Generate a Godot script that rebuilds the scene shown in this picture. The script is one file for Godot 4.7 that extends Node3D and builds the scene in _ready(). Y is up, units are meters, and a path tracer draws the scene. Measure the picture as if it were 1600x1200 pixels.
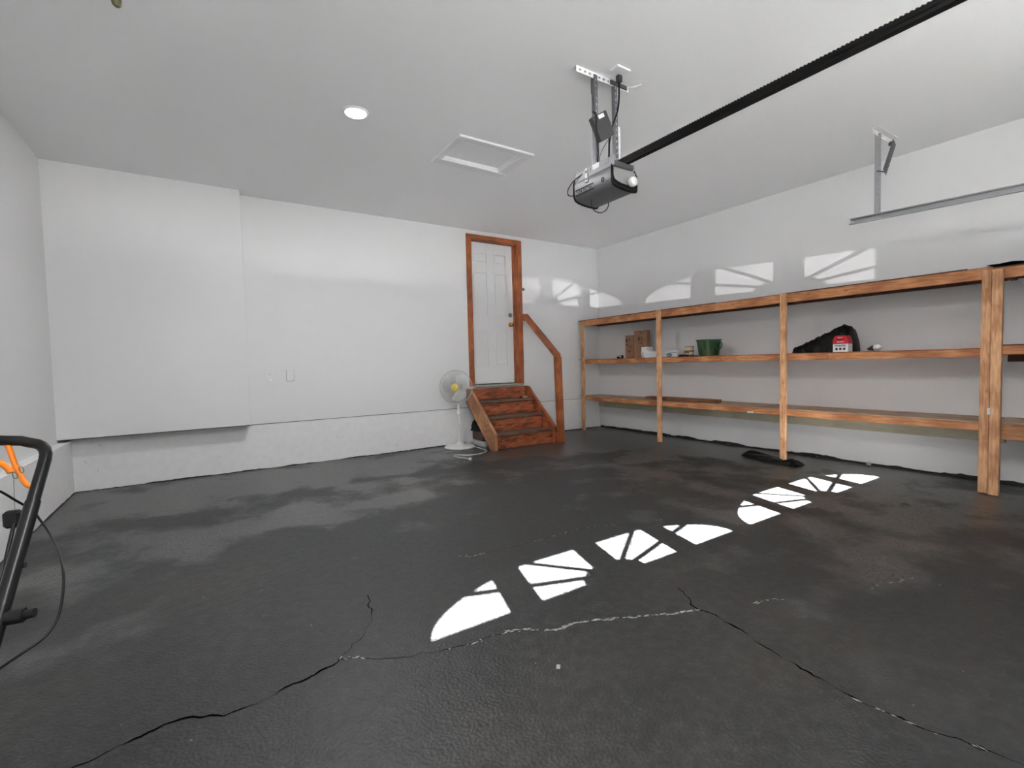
extends Node3D

const H := 2.9            # ceiling height
const DEEP := 6.4         # inner face of the garage door wall
const LEFT := -6.54       # inner face of the left wall
var rng := RandomNumberGenerator.new()
var names := {}
var M := {}

# ------------------------------------------------------------------ scene tree helpers
func numbered(called: String) -> String:
	var n: int = names.get(called, 0)
	names[called] = n + 1
	return called if n == 0 else "%s_%03d" % [called, n]

func thing(called: String, label: String, category: String, at := Vector3.ZERO, turn := 0.0, group := "") -> Node3D:
	var o := Node3D.new()
	o.name = numbered(called)
	add_child(o)
	o.position = at
	o.rotation.y = turn
	tag(o, label, category, group)
	return o

func tag(o: Node3D, label: String, category: String, group := "") -> void:
	o.set_meta("label", label)
	o.set_meta("category", category)
	if group != "":
		o.set_meta("group", group)

func obj(called: String, st: SurfaceTool, m: Material, parent: Node3D = null, label := "") -> MeshInstance3D:
	var mi := MeshInstance3D.new()
	st.generate_normals()
	mi.mesh = st.commit()
	mi.material_override = null
	mi.mesh.surface_set_material(0, m)
	mi.cast_shadow = GeometryInstance3D.SHADOW_CASTING_SETTING_ON
	if parent == null:
		mi.name = numbered(called)
		add_child(mi, true)
	else:
		mi.name = called
		parent.add_child(mi, true)
	if label != "":
		mi.set_meta("label", label)
	return mi

func struct(called: String, st: SurfaceTool, m: Material, label: String) -> MeshInstance3D:
	var o := obj(called, st, m)
	o.set_meta("kind", "structure")
	o.set_meta("label", label)
	return o

# ------------------------------------------------------------------ shape helpers
func mb() -> SurfaceTool:
	var st := SurfaceTool.new()
	st.begin(Mesh.PRIMITIVE_TRIANGLES)
	return st

# corners counter-clockwise seen from outside
func tri(st: SurfaceTool, a: Vector3, b: Vector3, c: Vector3, ua := Vector2.ZERO, ub := Vector2.ZERO, uc := Vector2.ZERO) -> void:
	st.set_uv(ua)
	st.add_vertex(a)
	st.set_uv(uc)
	st.add_vertex(c)
	st.set_uv(ub)
	st.add_vertex(b)

func quad(st: SurfaceTool, a: Vector3, b: Vector3, c: Vector3, d: Vector3, ua := Vector2.ZERO, ub := Vector2.ZERO, uc := Vector2.ZERO, ud := Vector2.ZERO) -> void:
	tri(st, a, b, c, ua, ub, uc)
	tri(st, a, c, d, ua, uc, ud)

# chamfered box; UVs run along its longest side (u in metres)
func add_box(st: SurfaceTool, lo: Vector3, hi: Vector3, bev := 0.003, xf := Transform3D.IDENTITY) -> void:
	st.set_smooth_group(-1)
	var s := (hi - lo) * 0.5
	var c := (hi + lo) * 0.5
	var b := minf(bev, minf(s.x, minf(s.y, s.z)) * 0.8)
	var ax := 0
	if s.y > s.x and s.y >= s.z:
		ax = 1
	elif s.z > s.x and s.z > s.y:
		ax = 2
	var off := Vector2(rng.randf(), rng.randf())
	var uvf := func(p: Vector3) -> Vector2:
		var q := [p.x, p.y, p.z]
		var u: float = q[ax]
		var v: float = q[(ax + 1) % 3] + q[(ax + 2) % 3]
		return Vector2(u * 0.9, v * 4.0) + off
	var put := func(p: Array) -> void:
		for k in range(1, p.size() - 1):
			var a: Vector3 = p[0]
			var bb: Vector3 = p[k]
			var cc: Vector3 = p[k + 1]
			var n := (bb - a).cross(cc - a)
			if n.dot((a + bb + cc) / 3.0) < 0.0:
				var t := bb
				bb = cc
				cc = t
			tri(st, xf * (c + a), xf * (c + bb), xf * (c + cc), uvf.call(a), uvf.call(bb), uvf.call(cc))
	var ext := [Vector3(s.x, 0, 0), Vector3(0, s.y, 0), Vector3(0, 0, s.z)]
	var inn := [Vector3(s.x - b, 0, 0), Vector3(0, s.y - b, 0), Vector3(0, 0, s.z - b)]
	for i in 3:
		var j := (i + 1) % 3
		var k := (i + 2) % 3
		for sg: float in [-1.0, 1.0]:
			put.call([ext[i] * sg + inn[j] + inn[k], ext[i] * sg - inn[j] + inn[k], ext[i] * sg - inn[j] - inn[k], ext[i] * sg + inn[j] - inn[k]])
	if b < 0.0004:
		return
	for i in 3:
		var j := (i + 1) % 3
		var k := (i + 2) % 3
		for sj: float in [-1.0, 1.0]:
			for sk: float in [-1.0, 1.0]:
				var p1: Vector3 = ext[j] * sj + inn[k] * sk
				var p2: Vector3 = inn[j] * sj + ext[k] * sk
				put.call([p1 + inn[i], p1 - inn[i], p2 - inn[i], p2 + inn[i]])
	for sx: float in [-1.0, 1.0]:
		for sy: float in [-1.0, 1.0]:
			for sz: float in [-1.0, 1.0]:
				put.call([ext[0] * sx + inn[1] * sy + inn[2] * sz, inn[0] * sx + ext[1] * sy + inn[2] * sz, inn[0] * sx + inn[1] * sy + ext[2] * sz])

func box(lo: Vector3, hi: Vector3, bev := 0.003, xf := Transform3D.IDENTITY) -> SurfaceTool:
	var st := mb()
	add_box(st, lo, hi, bev, xf)
	return st

# an extruded outline: outline in the plane of ex, ey (counter-clockwise seen from +ez), from origin along ez by depth
func add_prism(st: SurfaceTool, poly: PackedVector2Array, depth: float, xf: Transform3D, uvs := 1.0, smooth := false) -> void:
	if Geometry2D.is_polygon_clockwise(poly):
		poly.reverse()
	var idx := Geometry2D.triangulate_polygon(poly)
	st.set_smooth_group(-1)
	var off := Vector2(rng.randf(), rng.randf())
	for t in range(0, idx.size(), 3):
		var q := [poly[idx[t]], poly[idx[t + 1]], poly[idx[t + 2]]]
		if (q[1] - q[0]).cross(q[2] - q[0]) < 0.0:
			q = [q[0], q[2], q[1]]
		tri(st, xf * Vector3(q[0].x, q[0].y, depth), xf * Vector3(q[1].x, q[1].y, depth), xf * Vector3(q[2].x, q[2].y, depth), q[0] * uvs + off, q[1] * uvs + off, q[2] * uvs + off)
		tri(st, xf * Vector3(q[0].x, q[0].y, 0), xf * Vector3(q[2].x, q[2].y, 0), xf * Vector3(q[1].x, q[1].y, 0), q[0] * uvs + off, q[2] * uvs + off, q[1] * uvs + off)
	st.set_smooth_group(1 if smooth else -1)
	var run := 0.0
	for i in poly.size():
		var a := poly[i]
		var b := poly[(i + 1) % poly.size()]
		var l := a.distance_to(b)
		quad(st, xf * Vector3(a.x, a.y, 0), xf * Vector3(b.x, b.y, 0), xf * Vector3(b.x, b.y, depth), xf * Vector3(a.x, a.y, depth), off + Vector2(run, 0) * uvs, off + Vector2(run + l, 0) * uvs, off + Vector2(run + l, depth) * uvs, off + Vector2(run, depth) * uvs)
		run += l
	st.set_smooth_group(-1)

func add_tube(st: SurfaceTool, pts: Array, r: float, sides := 8, closed := false, r2 := -1.0) -> void:
	st.set_smooth_group(1)
	var n := pts.size()
	var rings := []
	var nrm := Vector3.ZERO
	for i in n:
		var d: Vector3
		if closed:
			d = pts[(i + 1) % n] - pts[(i - 1 + n) % n]
		else:
			d = pts[mini(i + 1, n - 1)] - pts[maxi(i - 1, 0)]
		d = d.normalized()
		if i == 0:
			nrm = d.cross(Vector3.UP)
			if nrm.length() < 0.1:
				nrm = d.cross(Vector3.RIGHT)
		nrm = (nrm - d * nrm.dot(d)).normalized()
		var bi := d.cross(nrm)
		var ring := []
		var rr := r if r2 < 0.0 else lerpf(r, r2, float(i) / (n - 1))
		for k in sides:
			var a := TAU * k / sides
			ring.append(pts[i] + (nrm * cos(a) + bi * sin(a)) * rr)
		rings.append(ring)
	for i in (n if closed else n - 1):
		var A: Array = rings[i]
		var B: Array = rings[(i + 1) % n]
		for k in sides:
			var k2 := (k + 1) % sides
			quad(st, A[k], A[k2], B[k2], B[k])
	st.set_smooth_group(-1)
	if not closed:
		for k in range(1, sides - 1):
			tri(st, rings[0][0], rings[0][k + 1], rings[0][k])
			tri(st, rings[n - 1][0], rings[n - 1][k], rings[n - 1][k + 1])

func curve(pts: Array, per := 6) -> Array:
	var out := []
	for i in pts.size() - 1:
		var a: Vector3 = pts[maxi(i - 1, 0)]
		var b: Vector3 = pts[i]
		var c: Vector3 = pts[i + 1]
		var d: Vector3 = pts[mini(i + 2, pts.size() - 1)]
		for k in per:
			out.append(b.cubic_interpolate(c, a, d, float(k) / per))
	out.append(pts[-1])
	return out

# profile: [radius, height] pairs going upwards on the outside
func add_lathe(st: SurfaceTool, prof: Array, seg := 32, xf := Transform3D.IDENTITY, smooth := true) -> void:
	st.set_smooth_group(1 if smooth else -1)
	for i in prof.size() - 1:
		var r0: float = prof[i][0]
		var y0: float = prof[i][1]
		var r1: float = prof[i + 1][0]
		var y1: float = prof[i + 1][1]
		for k in seg:
			var a := TAU * k / seg
			var b := TAU * (k + 1) / seg
			var u0 := float(k) / seg
			var u1 := float(k + 1) / seg
			var p0 := xf * Vector3(r0 * cos(a), y0, -r0 * sin(a))
			var p1 := xf * Vector3(r0 * cos(b), y0, -r0 * sin(b))
			var p2 := xf * Vector3(r1 * cos(b), y1, -r1 * sin(b))
			var p3 := xf * Vector3(r1 * cos(a), y1, -r1 * sin(a))
			var v0 := float(i) / (prof.size() - 1)
			var v1 := float(i + 1) / (prof.size() - 1)
			if r0 > 1e-5:
				tri(st, p0, p1, p2, Vector2(u0, v0), Vector2(u1, v0), Vector2(u1, v1))
			if r1 > 1e-5:
				tri(st, p0, p2, p3, Vector2(u0, v0), Vector2(u1, v1), Vector2(u0, v1))
	st.set_smooth_group(-1)

# a smooth sheet from f(u, v) with u, v in 0..1
func add_grid(st: SurfaceTool, nu: int, nv: int, f: Callable, smooth := true) -> void:
	st.set_smooth_group(1 if smooth else -1)
	var P := []
	for i in nu + 1:
		var row := []
		for j in nv + 1:
			row.append(f.call(float(i) / nu, float(j) / nv))
		P.append(row)
	for i in nu:
		for j in nv:
			quad(st, P[i][j], P[i + 1][j], P[i + 1][j + 1], P[i][j + 1], Vector2(float(i) / nu, float(j) / nv), Vector2(float(i + 1) / nu, float(j) / nv), Vector2(float(i + 1) / nu, float(j + 1) / nv), Vector2(float(i) / nu, float(j + 1) / nv))
	st.set_smooth_group(-1)

# axes so that the local y of a lathe runs along d
func along(at: Vector3, d: Vector3) -> Transform3D:
	var y := d.normalized()
	var x := y.cross(Vector3(0, 0, 1))
	if x.length() < 0.05:
		x = y.cross(Vector3(1, 0, 0))
	x = x.normalized()
	return Transform3D(Basis(x, y, x.cross(y)), at)

func lettering(called: String, text: String, size: float, xf: Transform3D, m: Material, parent: Node3D, depth := 0.001) -> void:
	var t := TextMesh.new()
	var f := SystemFont.new()
	f.font_names = PackedStringArray(["Droid Sans"])
	f.font_weight = 700
	t.font = f
	t.text = text
	t.font_size = 32
	t.pixel_size = size / 32.0
	t.depth = depth
	t.material = m
	var mi := MeshInstance3D.new()
	mi.name = called
	mi.mesh = t
	mi.transform = xf
	parent.add_child(mi, true)

# ------------------------------------------------------------------ materials
func plain(c: Color, rough := 0.6, metal := 0.0, spec := 0.5) -> StandardMaterial3D:
	var m := StandardMaterial3D.new()
	m.albedo_color = c
	m.roughness = rough
	m.metallic = metal
	m.metallic_specular = spec
	return m

func noise(seed_: int, freq: float, oct := 4, kind := FastNoiseLite.TYPE_SIMPLEX_SMOOTH) -> FastNoiseLite:
	var n := FastNoiseLite.new()
	n.seed = seed_
	n.frequency = freq
	n.noise_type = kind
	n.fractal_octaves = oct
	return n

func wood(seed_: int, dark: Color, light: Color, knots := 5, wear := 0.0, worn := Color(0.3, 0.25, 0.2), rough := 0.55) -> StandardMaterial3D:
	var w := 1024
	var h := 256
	var g := noise(seed_, 0.045, 4).get_seamless_image(128, 256)
	g.resize(w, h, Image.INTERPOLATE_CUBIC)
	var g2 := noise(seed_ + 9, 0.16, 3).get_seamless_image(64, 256)
	g2.resize(w, h, Image.INTERPOLATE_CUBIC)
	var big := noise(seed_ + 5, 0.012, 3).get_seamless_image(256, 64)
	big.resize(w, h, Image.INTERPOLATE_CUBIC)
	var wr := noise(seed_ + 3, 0.016, 3).get_seamless_image(256, 256)
	wr.resize(w, h, Image.INTERPOLATE_CUBIC)
	var a := g.get_data()
	var b := g2.get_data()
	var c := big.get_data()
	var e := wr.get_data()
	var ks := []
	var r := RandomNumberGenerator.new()
	r.seed = seed_
	for k in knots:
		ks.append([r.randf() * w, r.randf() * h, r.randf_range(9, 20), r.randf_range(7, 13)])
	var out := PackedByteArray()
	out.resize(w * h * 3)
	for y in h:
		for x in w:
			var i := y * w + x
			var t := 0.5 + (a[i] - 128) / 250.0 + (b[i] - 128) / 420.0 + (c[i] - 128) / 230.0
			for k: Array in ks:
				var dx: float = (x - k[0]) / k[2]
				var dy: float = (y - k[1]) / k[3]
				var d := dx * dx + dy * dy
				if d < 6.0:
					t -= 0.75 * exp(-d * 1.3)
			t = clampf(t, 0.0, 1.0)
			var col := dark.lerp(light, t)
			if wear > 0.0:
				col = col.lerp(worn, clampf(((e[i] - 128) / 128.0 + wear - 0.5) * 2.2, 0.0, 0.85))
			out[i * 3] = int(col.r * 255)
			out[i * 3 + 1] = int(col.g * 255)
			out[i * 3 + 2] = int(col.b * 255)
	var m := StandardMaterial3D.new()
	m.albedo_texture = ImageTexture.create_from_image(Image.create_from_data(w, h, false, Image.FORMAT_RGB8, out))
	m.roughness = rough
	return m

func fine_normal(seed_: int, freq: float, bump: float) -> ImageTexture:
	var im := noise(seed_, freq, 4).get_seamless_image(512, 512)
	im.bump_map_to_normal_map(bump)
	return ImageTexture.create_from_image(im)

const FT := 2048
func fpx(x: float, z: float) -> Vector2:
	return Vector2((x + 6.6) / 6.6 * FT, (z + 0.1) / 6.6 * FT)

func floor_material() -> StandardMaterial3D:
	# patches of fresher (+) or worn grey (-) paint, some with shade or light painted in: x, z, half sizes, turn, strength
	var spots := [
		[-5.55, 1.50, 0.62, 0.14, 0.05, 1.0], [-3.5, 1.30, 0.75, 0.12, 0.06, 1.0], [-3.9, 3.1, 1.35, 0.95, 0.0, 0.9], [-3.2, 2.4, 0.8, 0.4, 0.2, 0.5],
		[-5.4, 2.75, 0.7, 0.25, 0.1, 0.5], [-2.3, 1.75, 0.9, 0.35, 0.1, 0.7], [-1.2, 1.75, 0.5, 0.16, 0.1, 1.0], [-0.9, 1.2, 1.3, 1.0, 0.0, -1.0], [-5.4, 4.6, 1.6, 1.3, 0.0, 1.6], [-1.0, 2.7, 0.5, 0.25, 0, 0.5],  # strongest spot is painted shade near the camera; wide pale one lightens the dim corner
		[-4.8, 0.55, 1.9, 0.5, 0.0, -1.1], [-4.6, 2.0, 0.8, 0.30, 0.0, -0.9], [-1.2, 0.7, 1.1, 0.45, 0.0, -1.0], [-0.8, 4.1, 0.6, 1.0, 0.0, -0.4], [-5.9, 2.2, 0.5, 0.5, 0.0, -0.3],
		[-2.4, 5.6, 1.8, 0.9, 0.0, 0.8], [-1.7, 4.7, 0.9, 0.5, 0.0, -0.5], [-1.9, 0.95, 0.5, 0.2, 0.0, -0.8], [-0.5, 2.4, 0.5, 1.2, 0.0, -0.9],  # widest dark spot here shades the over-lit floor near the door
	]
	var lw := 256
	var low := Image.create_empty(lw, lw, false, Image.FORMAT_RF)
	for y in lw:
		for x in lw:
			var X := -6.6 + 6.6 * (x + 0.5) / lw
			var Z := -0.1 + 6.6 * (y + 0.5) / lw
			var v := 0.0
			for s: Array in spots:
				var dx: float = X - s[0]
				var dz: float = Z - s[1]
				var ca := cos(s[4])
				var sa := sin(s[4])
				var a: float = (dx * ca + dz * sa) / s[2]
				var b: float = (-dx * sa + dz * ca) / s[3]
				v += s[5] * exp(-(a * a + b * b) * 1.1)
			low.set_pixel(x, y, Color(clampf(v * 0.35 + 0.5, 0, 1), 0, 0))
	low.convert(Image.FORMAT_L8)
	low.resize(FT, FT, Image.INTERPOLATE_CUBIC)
	var n1 := noise(11, 0.010, 6).get_image(FT / 2, FT / 2)
	n1.resize(FT, FT, Image.INTERPOLATE_CUBIC)
	var n2 := noise(12, 0.05, 4).get_image(FT, FT)
	var n3 := noise(13, 0.25, 2).get_image(FT, FT)
	var n4 := noise(14, 0.004, 4).get_image(FT / 2, FT / 2)
	n4.resize(FT, FT, Image.INTERPOLATE_CUBIC)
	var A := low.get_data()
	var B := n1.get_data()
	var C := n2.get_data()
	var D := n3.get_data()
	var E := n4.get_data()
	var out := PackedByteArray()
	out.resize(FT * FT * 3)
	var ro := PackedByteArray()
	ro.resize(FT * FT)
	for i in FT * FT:
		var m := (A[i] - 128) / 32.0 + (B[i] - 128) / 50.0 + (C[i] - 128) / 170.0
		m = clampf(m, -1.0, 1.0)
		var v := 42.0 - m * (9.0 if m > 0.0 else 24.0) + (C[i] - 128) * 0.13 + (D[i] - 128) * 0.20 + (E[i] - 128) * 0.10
		if D[i] > 226 and C[i] > 140:
			v += 26.0
		var q := int(clampf(v, 14.0, 250.0))
		var g := (E[i] - 128) >> 5
		out[i * 3] = q + maxi(g, 0)
		out[i * 3 + 1] = q
		out[i * 3 + 2] = q - maxi(g, 0)
		ro[i] = int(clampf(108.0 + m * 30.0 + (D[i] - 128) * 0.25, 40.0, 250.0))
	var im := Image.create_from_data(FT, FT, false, Image.FORMAT_RGB8, out)
	var r := RandomNumberGenerator.new()
	r.seed = 77
	for k in 260:                      # flecks of bare concrete and grit
		var p := fpx(r.randf_range(-6.3, -0.2), r.randf_range(0.6, 6.2))
		im.fill_rect(Rect2i(int(p.x), int(p.y), r.randi_range(1, 3), r.randi_range(1, 2)), Color(0.5, 0.49, 0.46) * r.randf_range(0.7, 1.1))
	var m2 := StandardMaterial3D.new()
	m2.albedo_texture = ImageTexture.create_from_image(im)
	m2.roughness_texture = ImageTexture.create_from_image(Image.create_from_data(FT, FT, false, Image.FORMAT_L8, ro))
	m2.roughness_texture_channel = BaseMaterial3D.TEXTURE_CHANNEL_RED
	m2.roughness = 1.0
	m2.metallic_specular = 0.62
	m2.normal_enabled = true
	var nm := noise(31, 0.22, 4).get_image(2048, 2048)
	nm.bump_map_to_normal_map(2.0)
	m2.normal_texture = ImageTexture.create_from_image(nm)
	m2.normal_scale = 0.30
	return m2

func concrete_material() -> StandardMaterial3D:
	var n := 1024
	var base := noise(21, 0.02, 5).get_image(n, n)
	var pit := noise(22, 0.09, 3).get_image(n, n)
	var A := base.get_data()
	var B := pit.get_data()
	var out := PackedByteArray()
	out.resize(n * n * 3)
	for i in n * n:
		var v := 244.0 + (A[i] - 128) * 0.03
		if B[i] > 226:
			v -= 22.0
		var q := int(clampf(v, 30, 255))
		out[i * 3] = q
		out[i * 3 + 1] = q
		out[i * 3 + 2] = q
	var im := Image.create_from_data(n, n, false, Image.FORMAT_RGB8, out)
	var r := RandomNumberGenerator.new()
	r.seed = 5
	for k in 26:
		var p := Vector2(r.randi_range(0, n - 30), r.randi_range(0, n - 30))
		var d := Vector2(r.randf_range(-1, 1), r.randf_range(0.2, 1)).normalized()
		for s in r.randi_range(3, 18):
			im.set_pixelv(Vector2i(p + d * s).clampi(0, n - 1), Color(0.6, 0.6, 0.6))
	for k in 8:
		im.fill_rect(Rect2i(r.randi_range(0, n - 5), r.randi_range(0, n - 5), 4, 4), Color(0.35, 0.35, 0.35))
	var m := StandardMaterial3D.new()
	m.albedo_texture = ImageTexture.create_from_image(im)
	m.uv1_triplanar = true
	m.uv1_world_triplanar = true
	m.uv1_scale = Vector3(0.45, 0.45, 0.45)
	m.roughness = 0.7
	m.normal_enabled = true
	m.normal_texture = fine_normal(24, 0.05, 3.0)
	m.normal_scale = 0.035
	return m

func make_materials() -> void:
	var wall := plain(Color(0.93, 0.93, 0.93), 0.65)
	wall.normal_enabled = true
	wall.normal_texture = fine_normal(41, 0.06, 2.0)
	wall.normal_scale = 0.12
	wall.uv1_triplanar = true
	wall.uv1_world_triplanar = true
	wall.uv1_scale = Vector3(2, 2, 2)
	M.wall = wall
	var ceil := wall.duplicate()
	ceil.albedo_color = Color(0.97, 0.97, 0.97)
	ceil.roughness = 0.85
	M.ceil = ceil
	M.concrete = concrete_material()
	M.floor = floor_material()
	M.crack = plain(Color(0.02, 0.02, 0.02), 1.0, 0.0, 0.0)
	M.chip = plain(Color(0.72, 0.72, 0.70), 0.9, 0.0, 0.2)
	M.seal = plain(Color(0.10, 0.10, 0.10), 0.6)
	M.trim_white = plain(Color(0.94, 0.94, 0.94), 0.45)
	M.door_white = plain(Color(0.90, 0.90, 0.90), 0.45)
	M.pine = wood(101, Color(0.76, 0.54, 0.38), Color(0.95, 0.75, 0.56), 14)
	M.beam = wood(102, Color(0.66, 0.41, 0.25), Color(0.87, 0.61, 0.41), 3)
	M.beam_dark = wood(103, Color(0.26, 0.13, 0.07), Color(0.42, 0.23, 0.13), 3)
	M.ply = wood(104, Color(0.62, 0.50, 0.40), Color(0.78, 0.66, 0.55), 1)
	M.olive = wood(105, Color(0.72, 0.69, 0.59), Color(0.80, 0.77, 0.67), 0)
	M.stain = wood(106, Color(0.54, 0.29, 0.15), Color(0.73, 0.43, 0.24), 1)
	M.trim_wood = wood(107, Color(0.54, 0.29, 0.16), Color(0.74, 0.43, 0.25), 1)
	M.step = wood(108, Color(0.52, 0.25, 0.15), Color(0.72, 0.41, 0.25), 0, 0.36, Color(0.36, 0.22, 0.15))
	M.tread = wood(109, Color(0.38, 0.22, 0.15), Color(0.52, 0.34, 0.25), 0, 0.75, Color(0.42, 0.37, 0.33))
	M.stringer = wood(110, Color(0.62, 0.42, 0.28), Color(0.78, 0.57, 0.41), 2)
	M.galv = plain(Color(0.64, 0.64, 0.65), 0.45, 0.4)
	M.galv_mid = plain(Color(0.46, 0.46, 0.47), 0.45, 0.4)
	M.guard = plain(Color(0.74, 0.74, 0.74), 0.4)
	M.galv_white = plain(Color(0.93, 0.93, 0.93), 0.5, 0.0)
	M.galv_dark = plain(Color(0.36, 0.36, 0.37), 0.5, 0.5)
	M.black = plain(Color(0.05, 0.05, 0.05), 0.45, 0.0, 0.25)
	M.black_matte = plain(Color(0.04, 0.04, 0.04), 0.7)
	M.black_gloss = plain(Color(0.075, 0.078, 0.078), 0.30, 0.0, 0.4)
	M.rubber = plain(Color(0.06, 0.06, 0.06), 0.5)
	M.opener_grey = plain(Color(0.38, 0.38, 0.39), 0.38)
	M.opener_end = plain(Color(0.50, 0.50, 0.50), 0.5)
	M.box_grey = plain(Color(0.20, 0.20, 0.20), 0.6)
	M.white_plastic = plain(Color(0.90, 0.90, 0.89), 0.35)
	M.white_paper = plain(Color(0.92, 0.92, 0.93), 0.7)
	M.bulb = plain(Color(0.88, 0.88, 0.87), 0.25)
	M.orange = plain(Color(0.96, 0.52, 0.03), 0.4)
	M.brass = plain(Color(0.78, 0.62, 0.26), 0.25, 0.9)
	M.steel = plain(Color(0.55, 0.56, 0.55), 0.3, 0.8)
	M.sill = plain(Color(0.70, 0.69, 0.66), 0.5)
	M.gasket = plain(Color(0.05, 0.05, 0.05), 0.8)
	M.card = wood(111, Color(0.62, 0.46, 0.35), Color(0.70, 0.53, 0.41), 0)
	M.card_side = plain(Color(0.50, 0.40, 0.33), 0.8)
	M.print_brown = plain(Color(0.26, 0.20, 0.14), 0.8)
	M.green = plain(Color(0.10, 0.36, 0.18), 0.4)
	M.green_worn = plain(Color(0.42, 0.50, 0.40), 0.6)
	M.red = plain(Color(0.80, 0.08, 0.14), 0.45)
	M.cream = plain(Color(0.86, 0.80, 0.66), 0.6)
	M.yellow = plain(Color(0.93, 0.82, 0.38), 0.5)
	M.bluegrey = plain(Color(0.45, 0.55, 0.60), 0.6)
	var blade := plain(Color(0.90, 0.92, 0.90, 0.55), 0.3)
	blade.transparency = BaseMaterial3D.TRANSPARENCY_ALPHA
	M.blade = blade
	M.bag = plain(Color(0.07, 0.075, 0.072), 0.42, 0.0, 0.35)
	M.bag.cull_mode = BaseMaterial3D.CULL_DISABLED
	M.brown_block = wood(112, Color(0.27, 0.18, 0.15), Color(0.38, 0.26, 0.22), 0)
	M.cloth_white = plain(Color(0.72, 0.73, 0.72), 0.9)
	M.rag = plain(Color(0.13, 0.15, 0.15), 0.9)
	M.olive_grip = plain(Color(0.36, 0.36, 0.24), 0.4)
	M.leaf = plain(Color(0.42, 0.36, 0.34), 0.8)
	M.putty = plain(Color(0.80, 0.70, 0.52), 0.6)
	M.asphalt = plain(Color(0.55, 0.54, 0.52), 0.9)
	var lens := plain(Color(1, 1, 1), 0.4)
	lens.emission_enabled = true
	lens.emission = Color(1, 1, 1)
	lens.emission_energy_multiplier = 0.25
	M.lens = lens
	var night := plain(Color(0.95, 0.95, 0.95), 0.3)
	night.emission_enabled = true
	night.emission = Color(1, 1, 1)
	night.emission_energy_multiplier = 0.03125
	M.night = night

# ------------------------------------------------------------------ the scene
func _ready() -> void:
	rng.seed = 4242
	# camera
	var cam := Camera3D.new()
	cam.name = "camera"
	add_child(cam)
	cam.transform = Transform3D(Basis(Vector3(0.8372, -0.0236, 0.5464), Vector3(0.0437, 0.9988, -0.0239), Vector3(-0.5452, 0.0439, 0.8372)).orthonormalized(), Vector3(-5.4453, 1.0795, 5.7184))
	cam.fov = 78.282
	cam.near = 0.05
	cam.current = true
	# sky and exposure
	var we := WorldEnvironment.new()
	we.name = "world_environment"
	var env := Environment.new()
	env.background_mode = Environment.BG_SKY
	var sky := Sky.new()
	var sm := ProceduralSkyMaterial.new()
	sm.sky_top_color = Color(0.62, 0.64, 0.66)
	sm.sky_horizon_color = Color(0.82, 0.83, 0.84)
	sm.sky_energy_multiplier = 0.5
	sm.ground_bottom_color = Color(0.45, 0.45, 0.45)
	sm.ground_horizon_color = Color(0.65, 0.68, 0.70)
	sky.sky_material = sm
	env.sky = sky
	env.tonemap_mode = Environment.TONE_MAPPER_LINEAR
	env.tonemap_exposure = 8.6
	env.sdfgi_enabled = true
	env.ssao_enabled = true
	env.ssil_enabled = true
	we.environment = env
	add_child(we)
	# sun through the door's fan windows
	var sun := DirectionalLight3D.new()
	sun.name = "sun"
	sun.light_energy = 24.0
	sun.light_color = Color(0.97, 0.985, 1.0)
	sun.light_angular_distance = 0.3
	sun.shadow_enabled = true
	sun.sky_mode = DirectionalLight3D.SKY_MODE_LIGHT_ONLY
	add_child(sun)
	sun.look_at_from_position(Vector3.ZERO, Vector3(0.413, -1.0, -1.40), Vector3.UP)
	# low glint of the same sun off a parked car across the street: it throws the faint window shapes on the walls
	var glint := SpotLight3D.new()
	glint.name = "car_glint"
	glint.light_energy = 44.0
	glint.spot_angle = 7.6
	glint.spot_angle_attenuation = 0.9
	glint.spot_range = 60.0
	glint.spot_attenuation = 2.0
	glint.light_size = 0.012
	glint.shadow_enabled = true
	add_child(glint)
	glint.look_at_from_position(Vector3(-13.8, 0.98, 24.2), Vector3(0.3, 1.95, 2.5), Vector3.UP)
	# daylight from the sunlit driveway and sky, at the two fan windows it comes through
	for xc: float in [-4.437, -2.217]:
		var day := AreaLight3D.new()
		day.name = "window_daylight"
		day.area_size = Vector2(1.9, 0.24)
		day.light_energy = 0.03
		day.light_color = Color(0.97, 0.985, 1.0)
		day.area_range = 30.0
		day.area_attenuation = 2.0
		day.shadow_enabled = true
		add_child(day)
		day.position = Vector3(xc, 1.83, DEEP + 0.05)
	make_materials()
	build_shell()
	ceiling_light(Vector3(-4.456, H, 2.235), "round white flush ceiling light, lit, left of the attic hatch", 0.34)
	added_globe_light(Vector3(-4.9, H, 5.5), "added globe lamp on the ceiling, out of view, lighting the front of the room", 0.17)
	build_garage_door()
	build_hatch()
	build_door()
	build_stairs()
	build_shelves()
	build_opener()
	build_track()
	build_fan()
	build_mower()
	build_shelf_items()
	build_small()

func rect_hole(st: SurfaceTool, x0: float, x1: float, y0: float, y1: float, hx0: float, hx1: float, hy0: float, hy1: float, z0: float, z1: float) -> void:
	add_box(st, Vector3(x0, y0, z0), Vector3(hx0, y1, z1), 0.0)
	add_box(st, Vector3(hx1, y0, z0), Vector3(x1, y1, z1), 0.0)
	add_box(st, Vector3(hx0, y0, z0), Vector3(hx1, hy0, z1), 0.0)
	add_box(st, Vector3(hx0, hy1, z0), Vector3(hx1, y1, z1), 0.0)

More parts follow.
